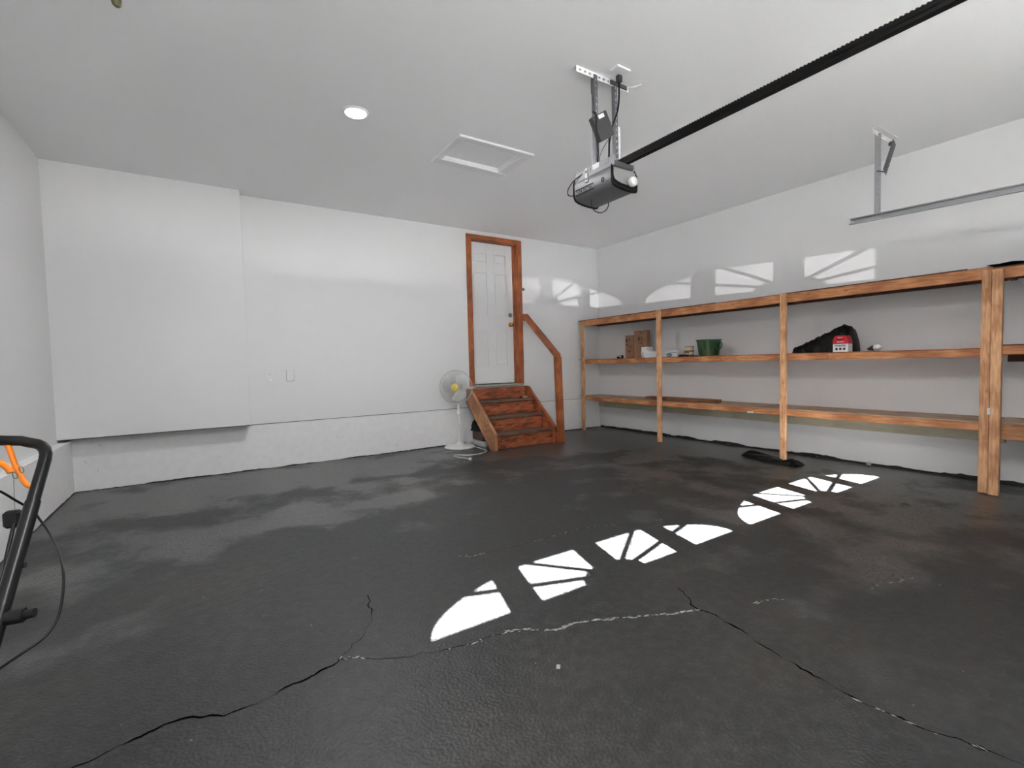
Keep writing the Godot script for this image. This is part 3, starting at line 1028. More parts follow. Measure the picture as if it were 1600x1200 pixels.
func build_opener() -> void:
	var o := Vector3(-3.21, H, 3.45)
	var t := thing("door_opener", "grey garage door opener hung from the ceiling on perforated metal straps", "door opener", o)
	var L := func(x: float, y: float, z: float) -> Vector3: return Vector3(x, y, z) - o
	# ceiling angle and its timber-side flange
	var st := mb()
	perforated(st, L.call(-3.452, 2.862, 3.462), L.call(-2.995, 2.862, 3.462), Vector3(0, 1, 0), Vector3(0, 0, 1), 0.036, 0.04)
	add_box(st, L.call(-3.452, 2.897, 3.428), L.call(-2.995, 2.8995, 3.464), 0.0)
	obj("ceiling_bracket", st, M.galv_white, t)
	st = mb()
	add_box(st, L.call(-3.17, 2.866, 3.465), L.call(-3.02, 2.892, 3.474), 0.001)
	obj("bracket_splice", st, M.galv_dark, t)
	# straps
	for s: Array in [[-3.310, -3.285, -3.300, -3.275], [-3.134, -3.112, -3.128, -3.106]]:
		st = mb()
		perforated(st, L.call(s[0], 2.885, 3.468), L.call(s[2], 2.285, 3.468), Vector3(1, 0, 0), Vector3(0, 0, 1), 0.026, 0.038)
		add_box(st, L.call(s[0] - 0.001, 2.29, 3.445), L.call(s[0] + 0.001, 2.885, 3.469), 0.0)
		obj("strap", st, M.galv_mid, t)
	st = mb()
	perforated(st, L.call(-3.092, 2.62, 3.455), L.call(-3.088, 2.285, 3.455), Vector3(1, 0, 0), Vector3(0, 0, 1), 0.018, 0.038)
	obj("strap", st, M.galv_white, t)
	# thin sensor wire stub sticking out to the right of the bracket
	st = mb()
	add_tube(st, [L.call(-3.02, 2.88, 3.48), L.call(-2.99, 2.878, 3.51), L.call(-2.965, 2.884, 3.545)], 0.003, 6)
	obj("loose_tie", st, M.white_plastic, t)
	# receptacle and plug on the ceiling
	st = mb()
	add_box(st, L.call(-3.24, 2.888, 3.535), L.call(-3.125, 2.8995, 3.605), 0.004)
	obj("outlet_plate", st, M.trim_white, t)
	st = mb()
	add_box(st, L.call(-3.175, 2.845, 3.52), L.call(-3.14, 2.888, 3.55), 0.004)
	obj("plug", st, M.box_grey, t)
	st = mb()
	add_tube(st, curve([L.call(-3.158, 2.85, 3.535), L.call(-3.155, 2.76, 3.53), L.call(-3.165, 2.67, 3.525), L.call(-3.195, 2.58, 3.51), L.call(-3.215, 2.48, 3.50), L.call(-3.222, 2.38, 3.50), L.call(-3.225, 2.29, 3.49)]), 0.0055, 8)
	obj("power_cord", st, M.black, t)
	# transformer box strapped askew to the left strap
	var bx := Transform3D(Basis(Vector3(0, 0, 1), deg_to_rad(31.0)) * Basis(Vector3(0, 1, 0), deg_to_rad(-22.0)), L.call(-3.292, 2.545, 3.512))
	st = mb()
	add_box(st, Vector3(-0.052, -0.075, -0.028), Vector3(0.052, 0.075, 0.028), 0.003, bx)
	obj("control_box", st, M.box_grey, t)
	st = mb()
	add_box(st, Vector3(-0.012, 0.045, 0.028), Vector3(0.028, 0.068, 0.0292), 0.0, bx)
	obj("control_box_sticker", st, M.white_paper, t)
	st = mb()
	add_tube(st, curve([bx * Vector3(-0.02, 0.07, 0.03), bx * Vector3(-0.035, 0.10, 0.03), L.call(-3.355, 2.60, 3.53), L.call(-3.352, 2.53, 3.53), L.call(-3.342, 2.46, 3.52), L.call(-3.325, 2.38, 3.51), L.call(-3.315, 2.30, 3.49)]), 0.004, 6)
	obj("control_cable", st, M.black_matte, t)
	st = mb()
	add_tube(st, curve([L.call(-3.315, 2.87, 3.45), L.call(-3.327, 2.78, 3.46), L.call(-3.318, 2.70, 3.47), L.call(-3.318, 2.62, 3.48)]), 0.0022, 6)
	obj("bell_wire", st, M.box_grey, t)
	st = mb()
	add_tube(st, curve([bx * Vector3(0.02, -0.075, 0.02), L.call(-3.286, 2.40, 3.50), L.call(-3.300, 2.30, 3.48)]), 0.0016, 6)
	obj("bell_wire", st, M.box_grey, t)
	st = mb()
	add_tube(st, curve([bx * Vector3(0.052, -0.06, 0.02), L.call(-3.225, 2.49, 3.50), L.call(-3.205, 2.455, 3.49)]), 0.0013, 6)
	obj("bell_wire", st, M.box_grey, t)
	# head: an extruded bowl-shaped cover with dark rims at both ends
	var prof := PackedVector2Array()
	for p: Array in [[-0.105, 0.245], [-0.112, 0.225], [-0.112, 0.155], [-0.108, 0.135], [-0.098, 0.120], [-0.075, 0.110], [-0.035, 0.102], [0.02, 0.098], [0.075, 0.098], [0.096, 0.103], [0.104, 0.115], [0.106, 0.155], [0.104, 0.195], [0.094, 0.213], [0.078, 0.222], [0.070, 0.245]]:
		prof.append(Vector2(p[0], p[1] + 2.04 - H))
	prof.reverse()
	st = mb()
	add_prism(st, prof, 0.345, Transform3D(Basis(), Vector3(0, 0, 3.275 - o.z)), 1.0, true)
	var head := obj("head", st, M.opener_grey, t)
	for z: float in [3.268, 3.617]:
		var rim := PackedVector2Array()
		for p in prof:
			rim.append(Vector2(p.x * 1.035, (p.y + 0.69) * 1.05 - 0.695))
		st = mb()
		var inner := PackedVector2Array()
		for p in prof:
			inner.append(Vector2(p.x * 0.90, (p.y + 0.66) * 0.86 - 0.644))
		# a ring between rim and inner outline
		var n := prof.size()
		var zz := z - o.z
		for i in n:
			var j := (i + 1) % n
			if prof[i].y > -0.63 and prof[j].y > -0.63 and absf(prof[i].x - prof[j].x) > 0.05:
				continue
			var A := rim[i]
			var B := rim[j]
			var Ci := inner[i]
			var Di := inner[j]
			quad(st, Vector3(A.x, A.y, zz + 0.009), Vector3(Ci.x, Ci.y, zz + 0.009), Vector3(Di.x, Di.y, zz + 0.009), Vector3(B.x, B.y, zz + 0.009))
			quad(st, Vector3(A.x, A.y, zz), Vector3(B.x, B.y, zz), Vector3(Di.x, Di.y, zz), Vector3(Ci.x, Ci.y, zz))
			quad(st, Vector3(A.x, A.y, zz), Vector3(A.x, A.y, zz + 0.009), Vector3(B.x, B.y, zz + 0.009), Vector3(B.x, B.y, zz))
			quad(st, Vector3(Ci.x, Ci.y, zz), Vector3(Di.x, Di.y, zz), Vector3(Di.x, Di.y, zz + 0.009), Vector3(Ci.x, Ci.y, zz + 0.009))
		obj("end_rim", st, M.black, t)
	st = mb()
	var endp := PackedVector2Array()
	for p in prof:
		endp.append(Vector2(p.x * 0.96, (p.y + 0.66) * 0.93 - 0.652))
	add_prism(st, endp, 0.002, Transform3D(Basis(), Vector3(0, 0, 3.620 - o.z)))
	obj("end_plate", st, M.opener_end, t)
	# sheet metal chassis on top of the cover
	st = mb()
	add_box(st, L.call(-3.318, 2.262, 3.300), L.call(-3.150, 2.292, 3.640), 0.002)
	obj("chassis", st, M.galv_dark, t)
	st = mb()
	add_box(st, L.call(-3.322, 2.262, 3.290), L.call(-3.318, 2.322, 3.645), 0.001)
	for z: float in [3.31, 3.40, 3.56]:
		add_box(st, L.call(-3.324, 2.29, z), L.call(-3.321, 2.318, z + 0.035), 0.001)
	obj("side_flange", st, M.galv_mid, t)
	st = mb()
	add_box(st, L.call(-3.3235, 2.292, 3.455), L.call(-3.322, 2.324, 3.515), 0.0)
	obj("rating_label", st, M.white_paper, t)
	st = mb()
	add_box(st, L.call(-3.329, 2.235, 3.388), L.call(-3.318, 2.325, 3.412), 0.002)
	add_lathe(st, [[0.0, 0.004], [0.007, 0.003], [0.007, 0.0]], 8, along(L.call(-3.329, 2.30, 3.40), Vector3(-1, 0, 0)))
	add_lathe(st, [[0.0, 0.004], [0.007, 0.003], [0.007, 0.0]], 8, along(L.call(-3.329, 2.255, 3.40), Vector3(-1, 0, 0)))
	obj("side_bracket", st, M.galv, t)
	# light bulb in the end face
	st = mb()
	add_lathe(st, [[0.0, 0.0], [0.022, 0.0], [0.028, 0.010], [0.031, 0.026], [0.028, 0.040], [0.016, 0.050], [0.0, 0.053]], 24, along(L.call(-3.166, 2.188, 3.622), Vector3(0, -0.05, 1)))
	obj("bulb", st, M.bulb, t, "unlit white bulb")
	st = mb()
	add_box(st, L.call(-3.155, 2.26, 3.622), L.call(-3.135, 2.292, 3.640), 0.002)
	obj("rail_bolt", st, M.galv, t)
	# lettering and round button on the cover's left side
	var face := Transform3D(Basis(Vector3(0, 0, 1), Vector3(0, 1, 0), Vector3(-1, 0, 0)), L.call(-3.3235, 2.195, 3.375))
	st = mb()
	add_prism(st, PackedVector2Array([Vector2(-0.085, -0.021), Vector2(0.085, -0.021), Vector2(0.085, 0.021), Vector2(-0.085, 0.021)]), 0.0006, Transform3D(face.basis, face.origin + Vector3(0.0004, 0, 0)))
	obj("logo_plate", st, M.black_matte, t)
	lettering("logo_text", "MICROMTK", 0.033, Transform3D(face.basis, face.origin + Vector3(-0.0006, 0, 0)), M.opener_end, t, 0.0006)
	st = mb()
	var ring := []
	for k in 16:
		ring.append(L.call(-3.3235, 2.205 + 0.013 * sin(TAU * k / 16), 3.545 + 0.010 * cos(TAU * k / 16)))
	add_tube(st, ring, 0.0025, 6, true)
	obj("button_ring", st, M.black_matte, t)
	# wires below and behind the head
	st = mb()
	add_tube(st, curve([L.call(-3.286, 2.13, 3.40), L.call(-3.282, 2.088, 3.40), L.call(-3.253, 2.063, 3.40), L.call(-3.207, 2.059, 3.40), L.call(-3.160, 2.081, 3.40), L.call(-3.136, 2.11, 3.40), L.call(-3.130, 2.145, 3.40)]), 0.003, 6)
	obj("wire_loop", st, M.black_matte, t)
	st = mb()
	add_tube(st, curve([L.call(-3.318, 2.305, 3.37), L.call(-3.335, 2.28, 3.29), L.call(-3.345, 2.235, 3.24), L.call(-3.338, 2.20, 3.235), L.call(-3.32, 2.19, 3.265)]), 0.003, 6)
	obj("wire_loop", st, M.black_matte, t)
	# the rail: a black channel that carries the chain
	st = mb()
	add_box(st, L.call(-3.222, 2.290, 3.52), L.call(-3.218, 2.331, 6.30), 0.001)
	add_box(st, L.call(-3.202, 2.290, 3.52), L.call(-3.198, 2.331, 6.30), 0.001)
	add_box(st, L.call(-3.222, 2.307, 3.52), L.call(-3.198, 2.311, 6.30), 0.0)
	add_box(st, L.call(-3.227, 2.288, 3.52), L.call(-3.193, 2.2915, 6.30), 0.001)
	obj("rail", st, M.black, t)
	st = mb()
	for k in 170:
		var z := 3.56 + k * 0.016
		add_box(st, L.call(-3.217, 2.327, z), L.call(-3.203, 2.338, z + 0.010), 0.002)
	var chain := obj("chain", st, M.black_gloss, t)
	chain.set_meta("kind", "stuff")
	st = mb()
	add_box(st, L.call(-3.26, 2.255, 6.28), L.call(-3.16, 2.36, 6.398), 0.004)
	obj("wall_bracket", st, M.galv, t)

func build_track() -> void:
	var o := Vector3(-0.74, H, 4.09)
	var t := thing("door_track", "galvanized garage door track hung from the ceiling above the shelves", "door track", o)
	# C-shaped track falling slightly towards the door, then curving down
	var prof := [Vector2(-0.020, 0.017), Vector2(-0.018, 0.026), Vector2(0.004, 0.026), Vector2(0.012, 0.018), Vector2(0.012, -0.018), Vector2(0.004, -0.026), Vector2(-0.022, -0.026), Vector2(-0.024, -0.018)]
	var path := [Vector3(0, 2.222, 3.878), Vector3(0, 2.166, 5.60)]
	for k in range(1, 9):
		var a := PI / 2 * k / 8.0
		path.append(Vector3(0, 1.786 + 0.38 * cos(a), 5.60 + 0.38 * sin(a) + 0.32 * k / 8.0))
	path.append(Vector3(0, 0.1, 6.31))
	var st := mb()
	st.set_smooth_group(-1)
	for s in 2:
		for i in path.size() - 1:
			var A: Vector3 = path[i]
			var B: Vector3 = path[i + 1]
			var da: Vector3 = (path[mini(i + 1, path.size() - 1)] - path[maxi(i - 1, 0)]).normalized()
			var db: Vector3 = (path[mini(i + 2, path.size() - 1)] - path[i]).normalized()
			var ua := da.cross(Vector3(1, 0, 0)).normalized()
			var ub := db.cross(Vector3(1, 0, 0)).normalized()
			if ua.y < 0.0 and ua.z > 0.0:
				ua = -ua
				ub = -ub
			for k in prof.size() - 1:
				var off := 0.0011 * s
				var p: Vector2 = prof[k]
				var q: Vector2 = prof[k + 1]
				var nn := (q - p).orthogonal().normalized() * off
				p += nn
				q += nn
				var w := [Vector3(p.x - 0.0, 0, 0) + A + ua * p.y, Vector3(q.x, 0, 0) + A + ua * q.y, Vector3(q.x, 0, 0) + B + ub * q.y, Vector3(p.x, 0, 0) + B + ub * p.y]
				for e in 4:
					w[e] = w[e] - Vector3(0, o.y, o.z)
				if s == 0:
					quad(st, w[0], w[1], w[2], w[3])
				else:
					quad(st, w[3], w[2], w[1], w[0])
	obj("track", st, M.galv, t)
	var L := func(x: float, y: float, z: float) -> Vector3: return Vector3(x, y, z) - o
	st = mb()
	perforated(st, L.call(-0.862, 2.862, 4.075), L.call(-0.475, 2.862, 4.075), Vector3(0, 1, 0), Vector3(0, 0, 1), 0.036, 0.045)
	add_box(st, L.call(-0.862, 2.896, 4.077), L.call(-0.475, 2.8995, 4.12), 0.0)
	obj("ceiling_angle", st, M.galv_white, t)
	st = mb()
	perforated(st, L.call(-0.752, 2.885, 4.085), L.call(-0.748, 2.235, 4.085), Vector3(1, 0, 0), Vector3(0, 0, 1), 0.034, 0.04)
	add_box(st, L.call(-0.753, 2.235, 4.055), L.call(-0.750, 2.885, 4.087), 0.0)
	obj("hanger", st, M.galv, t)
	st = mb()
	var bd := Vector3(-0.200, -0.293, 0).normalized()
	var bp := Vector3(0.293, -0.200, 0).normalized()
	add_box(st, Vector3(-0.036, 0, 0), Vector3(0.002, 0.0022, 0.352), 0.0, Transform3D(Basis(bp, Vector3(0, 0, 1), bp.cross(Vector3(0, 0, 1))), L.call(-0.485, 2.868, 4.10)))
	perforated(st, L.call(-0.485, 2.868, 4.10), L.call(-0.685, 2.575, 4.10), bp, Vector3(0, 0, 1), 0.032, 0.03)
	add_box(st, L.call(-0.52, 2.84, 4.07), L.call(-0.50, 2.87, 4.10), 0.0)
	obj("brace", st, M.galv_dark, t)
	st = mb()
	add_tube(st, [L.call(-0.80, 2.567, 4.092), L.call(-0.66, 2.59, 4.092)], 0.006, 8)
	obj("bolt", st, M.galv_dark, t)
	st = mb()
	add_tube(st, [L.call(-0.762, 2.215, 3.90), L.call(-0.730, 2.215, 3.90)], 0.006, 8)
	obj("stop_bolt", st, M.galv_white, t)

# ------------------------------------------------------------------ pedestal fan
func build_fan() -> void:
	var t := thing("pedestal_fan", "white pedestal fan with yellow hub standing left of the steps", "fan", Vector3(-2.702, 0, 0.225))
	var st := mb()
	add_lathe(st, [[0.0, 0.001], [0.192, 0.001], [0.197, 0.010], [0.194, 0.020], [0.17, 0.030], [0.10, 0.042], [0.045, 0.052], [0.034, 0.075], [0.026, 0.085], [0.0, 0.086]], 48)
	obj("base", st, M.white_plastic, t)
	st = mb()
	add_lathe(st, [[0.017, 0.08], [0.017, 0.44]], 20)
	obj("pole", st, M.white_plastic, t)
	st = mb()
	add_lathe(st, [[0.017, 0.42], [0.026, 0.425], [0.027, 0.47], [0.022, 0.48], [0.013, 0.482], [0.013, 0.62], [0.018, 0.63], [0.0, 0.635]], 20)
	obj("height_collar", st, M.white_plastic, t)
	st = mb()
	add_box(st, Vector3(-0.028, 0.60, -0.022), Vector3(0.028, 0.70, 0.022), 0.006)
	for k in 2:
		add_lathe(st, [[0.0, 0.012], [0.010, 0.011], [0.012, 0.0]], 10, along(Vector3(-0.012, 0.625 + 0.03 * k, 0.022), Vector3(-0.3, 0, 1)))
	obj("switch_box", st, M.white_plastic, t)
	var f := Vector3(-0.66, -0.02, 0.75).normalized()
	var hub := Vector3(-0.060, 0.792, 0.062)
	var xf := along(hub, f)
	st = mb()
	add_lathe(st, [[0.0, -0.13], [0.04, -0.13], [0.058, -0.11], [0.062, -0.05], [0.055, -0.02], [0.0, -0.018]], 24, xf)
	add_tube(st, [Vector3(0, 0.69, 0), hub - f * 0.07 + Vector3(0, -0.02, 0)], 0.022, 10)
	obj("motor_housing", st, M.white_plastic, t)
	# guards: a front and a back cage of wires
	for side in 2:
		st = mb()
		var dep := 0.062 if side == 0 else -0.050
		var rim := 0.212
		for k in 72:
			var a := TAU * k / 72.0
			var tw := 0.35 if side == 0 else 0.0
			var pts := []
			for s in 7:
				var q := s / 6.0
				var r := lerpf(0.048, rim, q)
				var aa := a + tw * (1.0 - q)
				pts.append(xf * Vector3(r * cos(aa), dep * pow(1.0 - pow(q, 2.4), 0.8), r * sin(aa)))
			add_tube(st, pts, 0.0010, 4)
		for rr: float in [0.05, 0.13]:
			var ringp := []
			for k in 40:
				var a := TAU * k / 40.0
				ringp.append(xf * Vector3(rr * cos(a), dep * pow(1.0 - pow((rr - 0.048) / (rim - 0.048), 2.4), 0.8), rr * sin(a)))
			add_tube(st, ringp, 0.0013, 5, true)
		obj("front_guard" if side == 0 else "rear_guard", st, M.guard, t)
	st = mb()
	var ringo := []
	for k in 64:
		var a := TAU * k / 64.0
		ringo.append(xf * Vector3(0.213 * cos(a), 0.0, 0.213 * sin(a)))
	add_tube(st, ringo, 0.0045, 8, true)
	obj("guard_ring", st, M.guard, t)
	for k in 3:
		st = mb()
		var a0 := TAU * k / 3.0 + 0.4
		var bl := func(u: float, v: float) -> Vector3:
			var r := lerpf(0.03, 0.178 - 0.02 * pow(absf(v - 0.5) * 2.0, 2.0), u)
			var span := lerpf(0.55, 1.35, sin(u * PI * 0.6))
			var a := a0 + (v - 0.5) * span + u * 0.35
			return xf * Vector3(r * cos(a), 0.012 + (v - 0.5) * 0.035, r * sin(a))
		add_grid(st, 8, 8, bl)
		obj("blade", st, M.blade, t)
	st = mb()
	add_lathe(st, [[0.046, 0.060], [0.048, 0.066], [0.040, 0.073], [0.0, 0.075]], 32, xf)
	var badge := obj("hub_badge", st, M.yellow, t, "round yellow badge in the middle of the guard")
	st = mb()
	add_tube(st, [xf * Vector3(-0.016, 0.0755, -0.006), xf * Vector3(0.0, 0.0765, 0.004), xf * Vector3(0.02, 0.0755, 0.002)], 0.002, 5)
	obj("badge_mark", st, M.print_brown, badge)
	# power cord on the floor
	var P := []
	for p: Array in [[-2.60, 0.375], [-2.535, 0.52], [-2.56, 0.68], [-2.66, 0.76], [-2.78, 0.79], [-2.88, 0.765], [-2.94, 0.69], [-2.99, 0.675], [-3.03, 0.73], [-3.01, 0.83], [-2.975, 0.93], [-2.98, 1.02]]:
		P.append(Vector3(p[0] + 2.702, 0.0045, p[1] - 0.225))
	P[0].y = 0.03
	st = mb()
	add_tube(st, curve(P), 0.0045, 6)
	obj("power_cord", st, M.white_plastic, t)
	st = mb()
	var pf := along(Vector3(-2.98 + 2.702, 0.016, 1.01 - 0.225), Vector3(-0.15, 0, 1))
	add_lathe(st, [[0.0, 0.0], [0.008, 0.002], [0.016, 0.02], [0.016, 0.045], [0.0, 0.047]], 12, pf)
	add_box(st, Vector3(-0.007, 0.045, -0.002), Vector3(-0.004, 0.062, 0.002), 0.0, pf)
	add_box(st, Vector3(0.004, 0.045, -0.002), Vector3(0.007, 0.062, 0.002), 0.0, pf)
	obj("plug", st, M.white_plastic, t)

# ------------------------------------------------------------------ lawn mower at the left edge
func build_mower() -> void:
	var root := thing("lawn_mower", "black tube handle of a push mower with orange bail lever at the left edge", "lawn mower", Vector3(-6.12, 0, 4.75), deg_to_rad(-9.0))
	var inv := root.transform.affine_inverse()
	var W := func(p: Array) -> Vector3: return inv * Vector3(p[0], p[1], p[2])
	var c0: Vector3 = W.call([-5.78, 0.910, 4.076])
	var k := 0.80
	var wid := 0.42
	var hx: float = c0.x
	var hz: float = c0.z
	var top := 0.910
	# U-shaped upper handle
	var pts := []
	var drop := Vector3(0, -1, k).normalized()
	var leg_r := Vector3(hx, top, hz)
	var bend := 0.055
	pts.append(leg_r + drop * 0.19)
	pts.append(leg_r + drop * bend)
	for s in range(1, 6):
		var q := s / 6.0
		var a := leg_r + drop * bend
		var b := leg_r + Vector3(-bend, 0, 0)
		pts.append((a * (1 - q) + leg_r * q).lerp(leg_r * (1 - q) + b * q, q))
	pts.append(leg_r + Vector3(-bend, 0.005, 0))
	var leg_l := leg_r + Vector3(-wid, 0.04, 0)
	pts.append(leg_l + Vector3(bend, 0, 0))
	for s in range(1, 6):
		var q := s / 6.0
		var a := leg_l + Vector3(bend, 0, 0)
		var b := leg_l + drop * bend
		pts.append((a * (1 - q) + leg_l * q).lerp(leg_l * (1 - q) + b * q, q))
	pts.append(leg_l + drop * bend)
	pts.append(leg_l + drop * 0.19)
	var st := mb()
	add_tube(st, pts, 0.0125, 16)
	obj("upper_handle", st, M.black_gloss, root)
	for sx: float in [0.0, -wid]:
		st = mb()
		var a := leg_r + Vector3(sx, 0, 0)
		add_tube(st, [a + drop * 0.165, a + drop * 0.175, a + drop * 0.5, a + drop * 0.80, a + drop * 0.97], 0.0142, 16)
		obj("lower_handle", st, M.black_gloss, root)
	# fold knob
	st = mb()
	var kn := leg_r + drop * 0.420 + Vector3(-0.005, -0.006, 0.0)
	add_tube(st, [kn, kn + Vector3(0.045, 0.002, 0.004)], 0.015, 6)
	add_tube(st, [kn + Vector3(0.04, 0.002, 0.004), kn + Vector3(0.062, 0.003, 0.006)], 0.010, 8)
	obj("fold_knob", st, M.black_matte, root)
	st = mb()
	add_tube(st, [leg_r + drop * 0.32 + Vector3(0.006, 0.0, -0.006), leg_r + drop * 0.32 + Vector3(0.017, 0.0, -0.006)], 0.006, 8)
	obj("rivet", st, M.black_matte, root)
	# orange bail levers
	var B := []
	for p: Array in [[-5.876, 0.920, 4.048], [-5.859, 0.906, 4.066], [-5.841, 0.862, 4.099], [-5.823, 0.826, 4.124], [-5.813, 0.812, 4.132], [-5.802, 0.810, 4.140]]:
		B.append(W.call(p))
	B.insert(0, B[0] + Vector3(-0.10, 0.004, 0.0))
	B.insert(0, B[0] + Vector3(-0.20, 0.0, 0.0))
	st = mb()
	add_tube(st, curve(B, 5), 0.0058, 10)
	obj("bail_lever", st, M.orange, root, "orange bail lever")
	B = []
	for p: Array in [[-5.90, 0.880, 4.130], [-5.863, 0.878, 4.143], [-5.847, 0.871, 4.154], [-5.837, 0.861, 4.161], [-5.833, 0.852, 4.164]]:
		B.append(W.call(p))
	B.insert(0, B[0] + Vector3(-0.15, 0.0, 0.0))
	st = mb()
	add_tube(st, curve(B, 5), 0.0068, 10)
	obj("drive_lever", st, M.orange, root, "lower orange lever")
	# cable spring ring and wire
	st = mb()
	for c: Array in [[-5.826, 0.845, 4.166], [-5.816, 0.856, 4.160]]:
		var ctr: Vector3 = W.call(c)
		var ring := []
		for s in 12:
			ring.append(ctr + Vector3(0.004 * cos(TAU * s / 12), 0.008 * sin(TAU * s / 12), 0.003 * sin(TAU * s / 12)))
		add_tube(st, ring, 0.0009, 5, true)
	add_tube(st, [W.call([-5.8275, 0.842, 4.169]), W.call([-5.829, 0.765, 4.171])], 0.0006, 5)
	obj("cable_spring", st, M.steel, root)
	# bracket on the tube with the cable sleeve below it
	st = mb()
	var cb: Vector3 = W.call([-5.838, 0.742, 4.158])
	add_box(st, cb + Vector3(-0.014, -0.020, -0.012), cb + Vector3(0.018, 0.020, 0.012), 0.006)
	obj("cable_bracket", st, M.black_matte, root)
	st = mb()
	add_tube(st, curve([W.call([-5.832, 0.735, 4.168]), W.call([-5.835, 0.672, 4.22]), W.call([-5.835, 0.626, 4.27]), W.call([-5.86, 0.50, 4.42]), W.call([-5.95, 0.30, 4.68])]), 0.0042, 8)
	obj("cable_sleeve", st, M.black_gloss, root)
	# throttle cable looping out to the right
	B = []
	for p: Array in [[-5.90, 0.845, 4.23], [-5.849, 0.827, 4.215], [-5.825, 0.789, 4.178], [-5.800, 0.758, 4.170], [-5.781, 0.741, 4.203], [-5.751, 0.720, 4.272], [-5.720, 0.699, 4.365], [-5.703, 0.675, 4.425], [-5.698, 0.644, 4.466], [-5.700, 0.615, 4.502], [-5.713, 0.596, 4.530], [-5.738, 0.585, 4.550], [-5.765, 0.571, 4.558], [-5.80, 0.55, 4.57], [-5.92, 0.45, 4.62], [-6.02, 0.36, 4.72]]:
		B.append(W.call(p))
	st = mb()
	add_tube(st, curve(B, 6), 0.0026, 8)
	obj("throttle_cable", st, M.black_gloss, root)
	# deck, engine and wheels (outside the picture, under the handle)
	var dz: float = (leg_r + drop * 0.97).z
	st = mb()
	var deck := PackedVector2Array()
	for q: Array in [[-0.17, 0.0], [0.17, 0.0], [0.18, 0.12], [0.17, 0.42], [0.1, 0.5], [-0.1, 0.5], [-0.17, 0.42], [-0.18, 0.12]]:
		deck.append(Vector2(q[0] + hx - wid / 2 + 0.05, -(q[1] + dz - 0.06)))
	add_prism(st, deck, 0.12, Transform3D(Basis(Vector3(1, 0, 0), Vector3(0, 0, -1), Vector3(0, 1, 0)), Vector3(0, 0.08, 0)))
	obj("deck", st, M.black_gloss, root)
	st = mb()
	add_lathe(st, [[0.0, 0.19], [0.13, 0.19], [0.14, 0.25], [0.12, 0.32], [0.05, 0.35], [0.0, 0.35]], 24, Transform3D(Basis(), Vector3(hx - wid / 2 + 0.05, 0, dz + 0.22)))
	obj("engine", st, M.box_grey, root)
	for sx: float in [-1.0, 1.0]:
		for z: float in [0.02, 0.42]:
			st = mb()
			add_lathe(st, [[0.0, 0.0], [0.04, 0.0], [0.085, 0.004], [0.09, 0.012], [0.09, 0.034], [0.085, 0.042], [0.0, 0.042]], 24, along(Vector3(hx - wid / 2 + 0.05 + sx * 0.185, 0.091, dz + z), Vector3(sx, 0, 0)))
			obj("wheel", st, M.rubber, root)

# ------------------------------------------------------------------ what stands on the shelves
func heap(nu: int, nv: int, f: Callable) -> SurfaceTool:
	var st := mb()
	add_grid(st, nu, nv, f)
	return st

func print_marks(st: SurfaceTool, x: float, z0: float, y0: float, marks: Array) -> void:
	for k: Array in marks:
		add_box(st, Vector3(x - 0.0006, y0 + k[1], z0 + k[0]), Vector3(x + 0.0004, y0 + k[1] + k[3], z0 + k[0] + k[2]), 0.0)

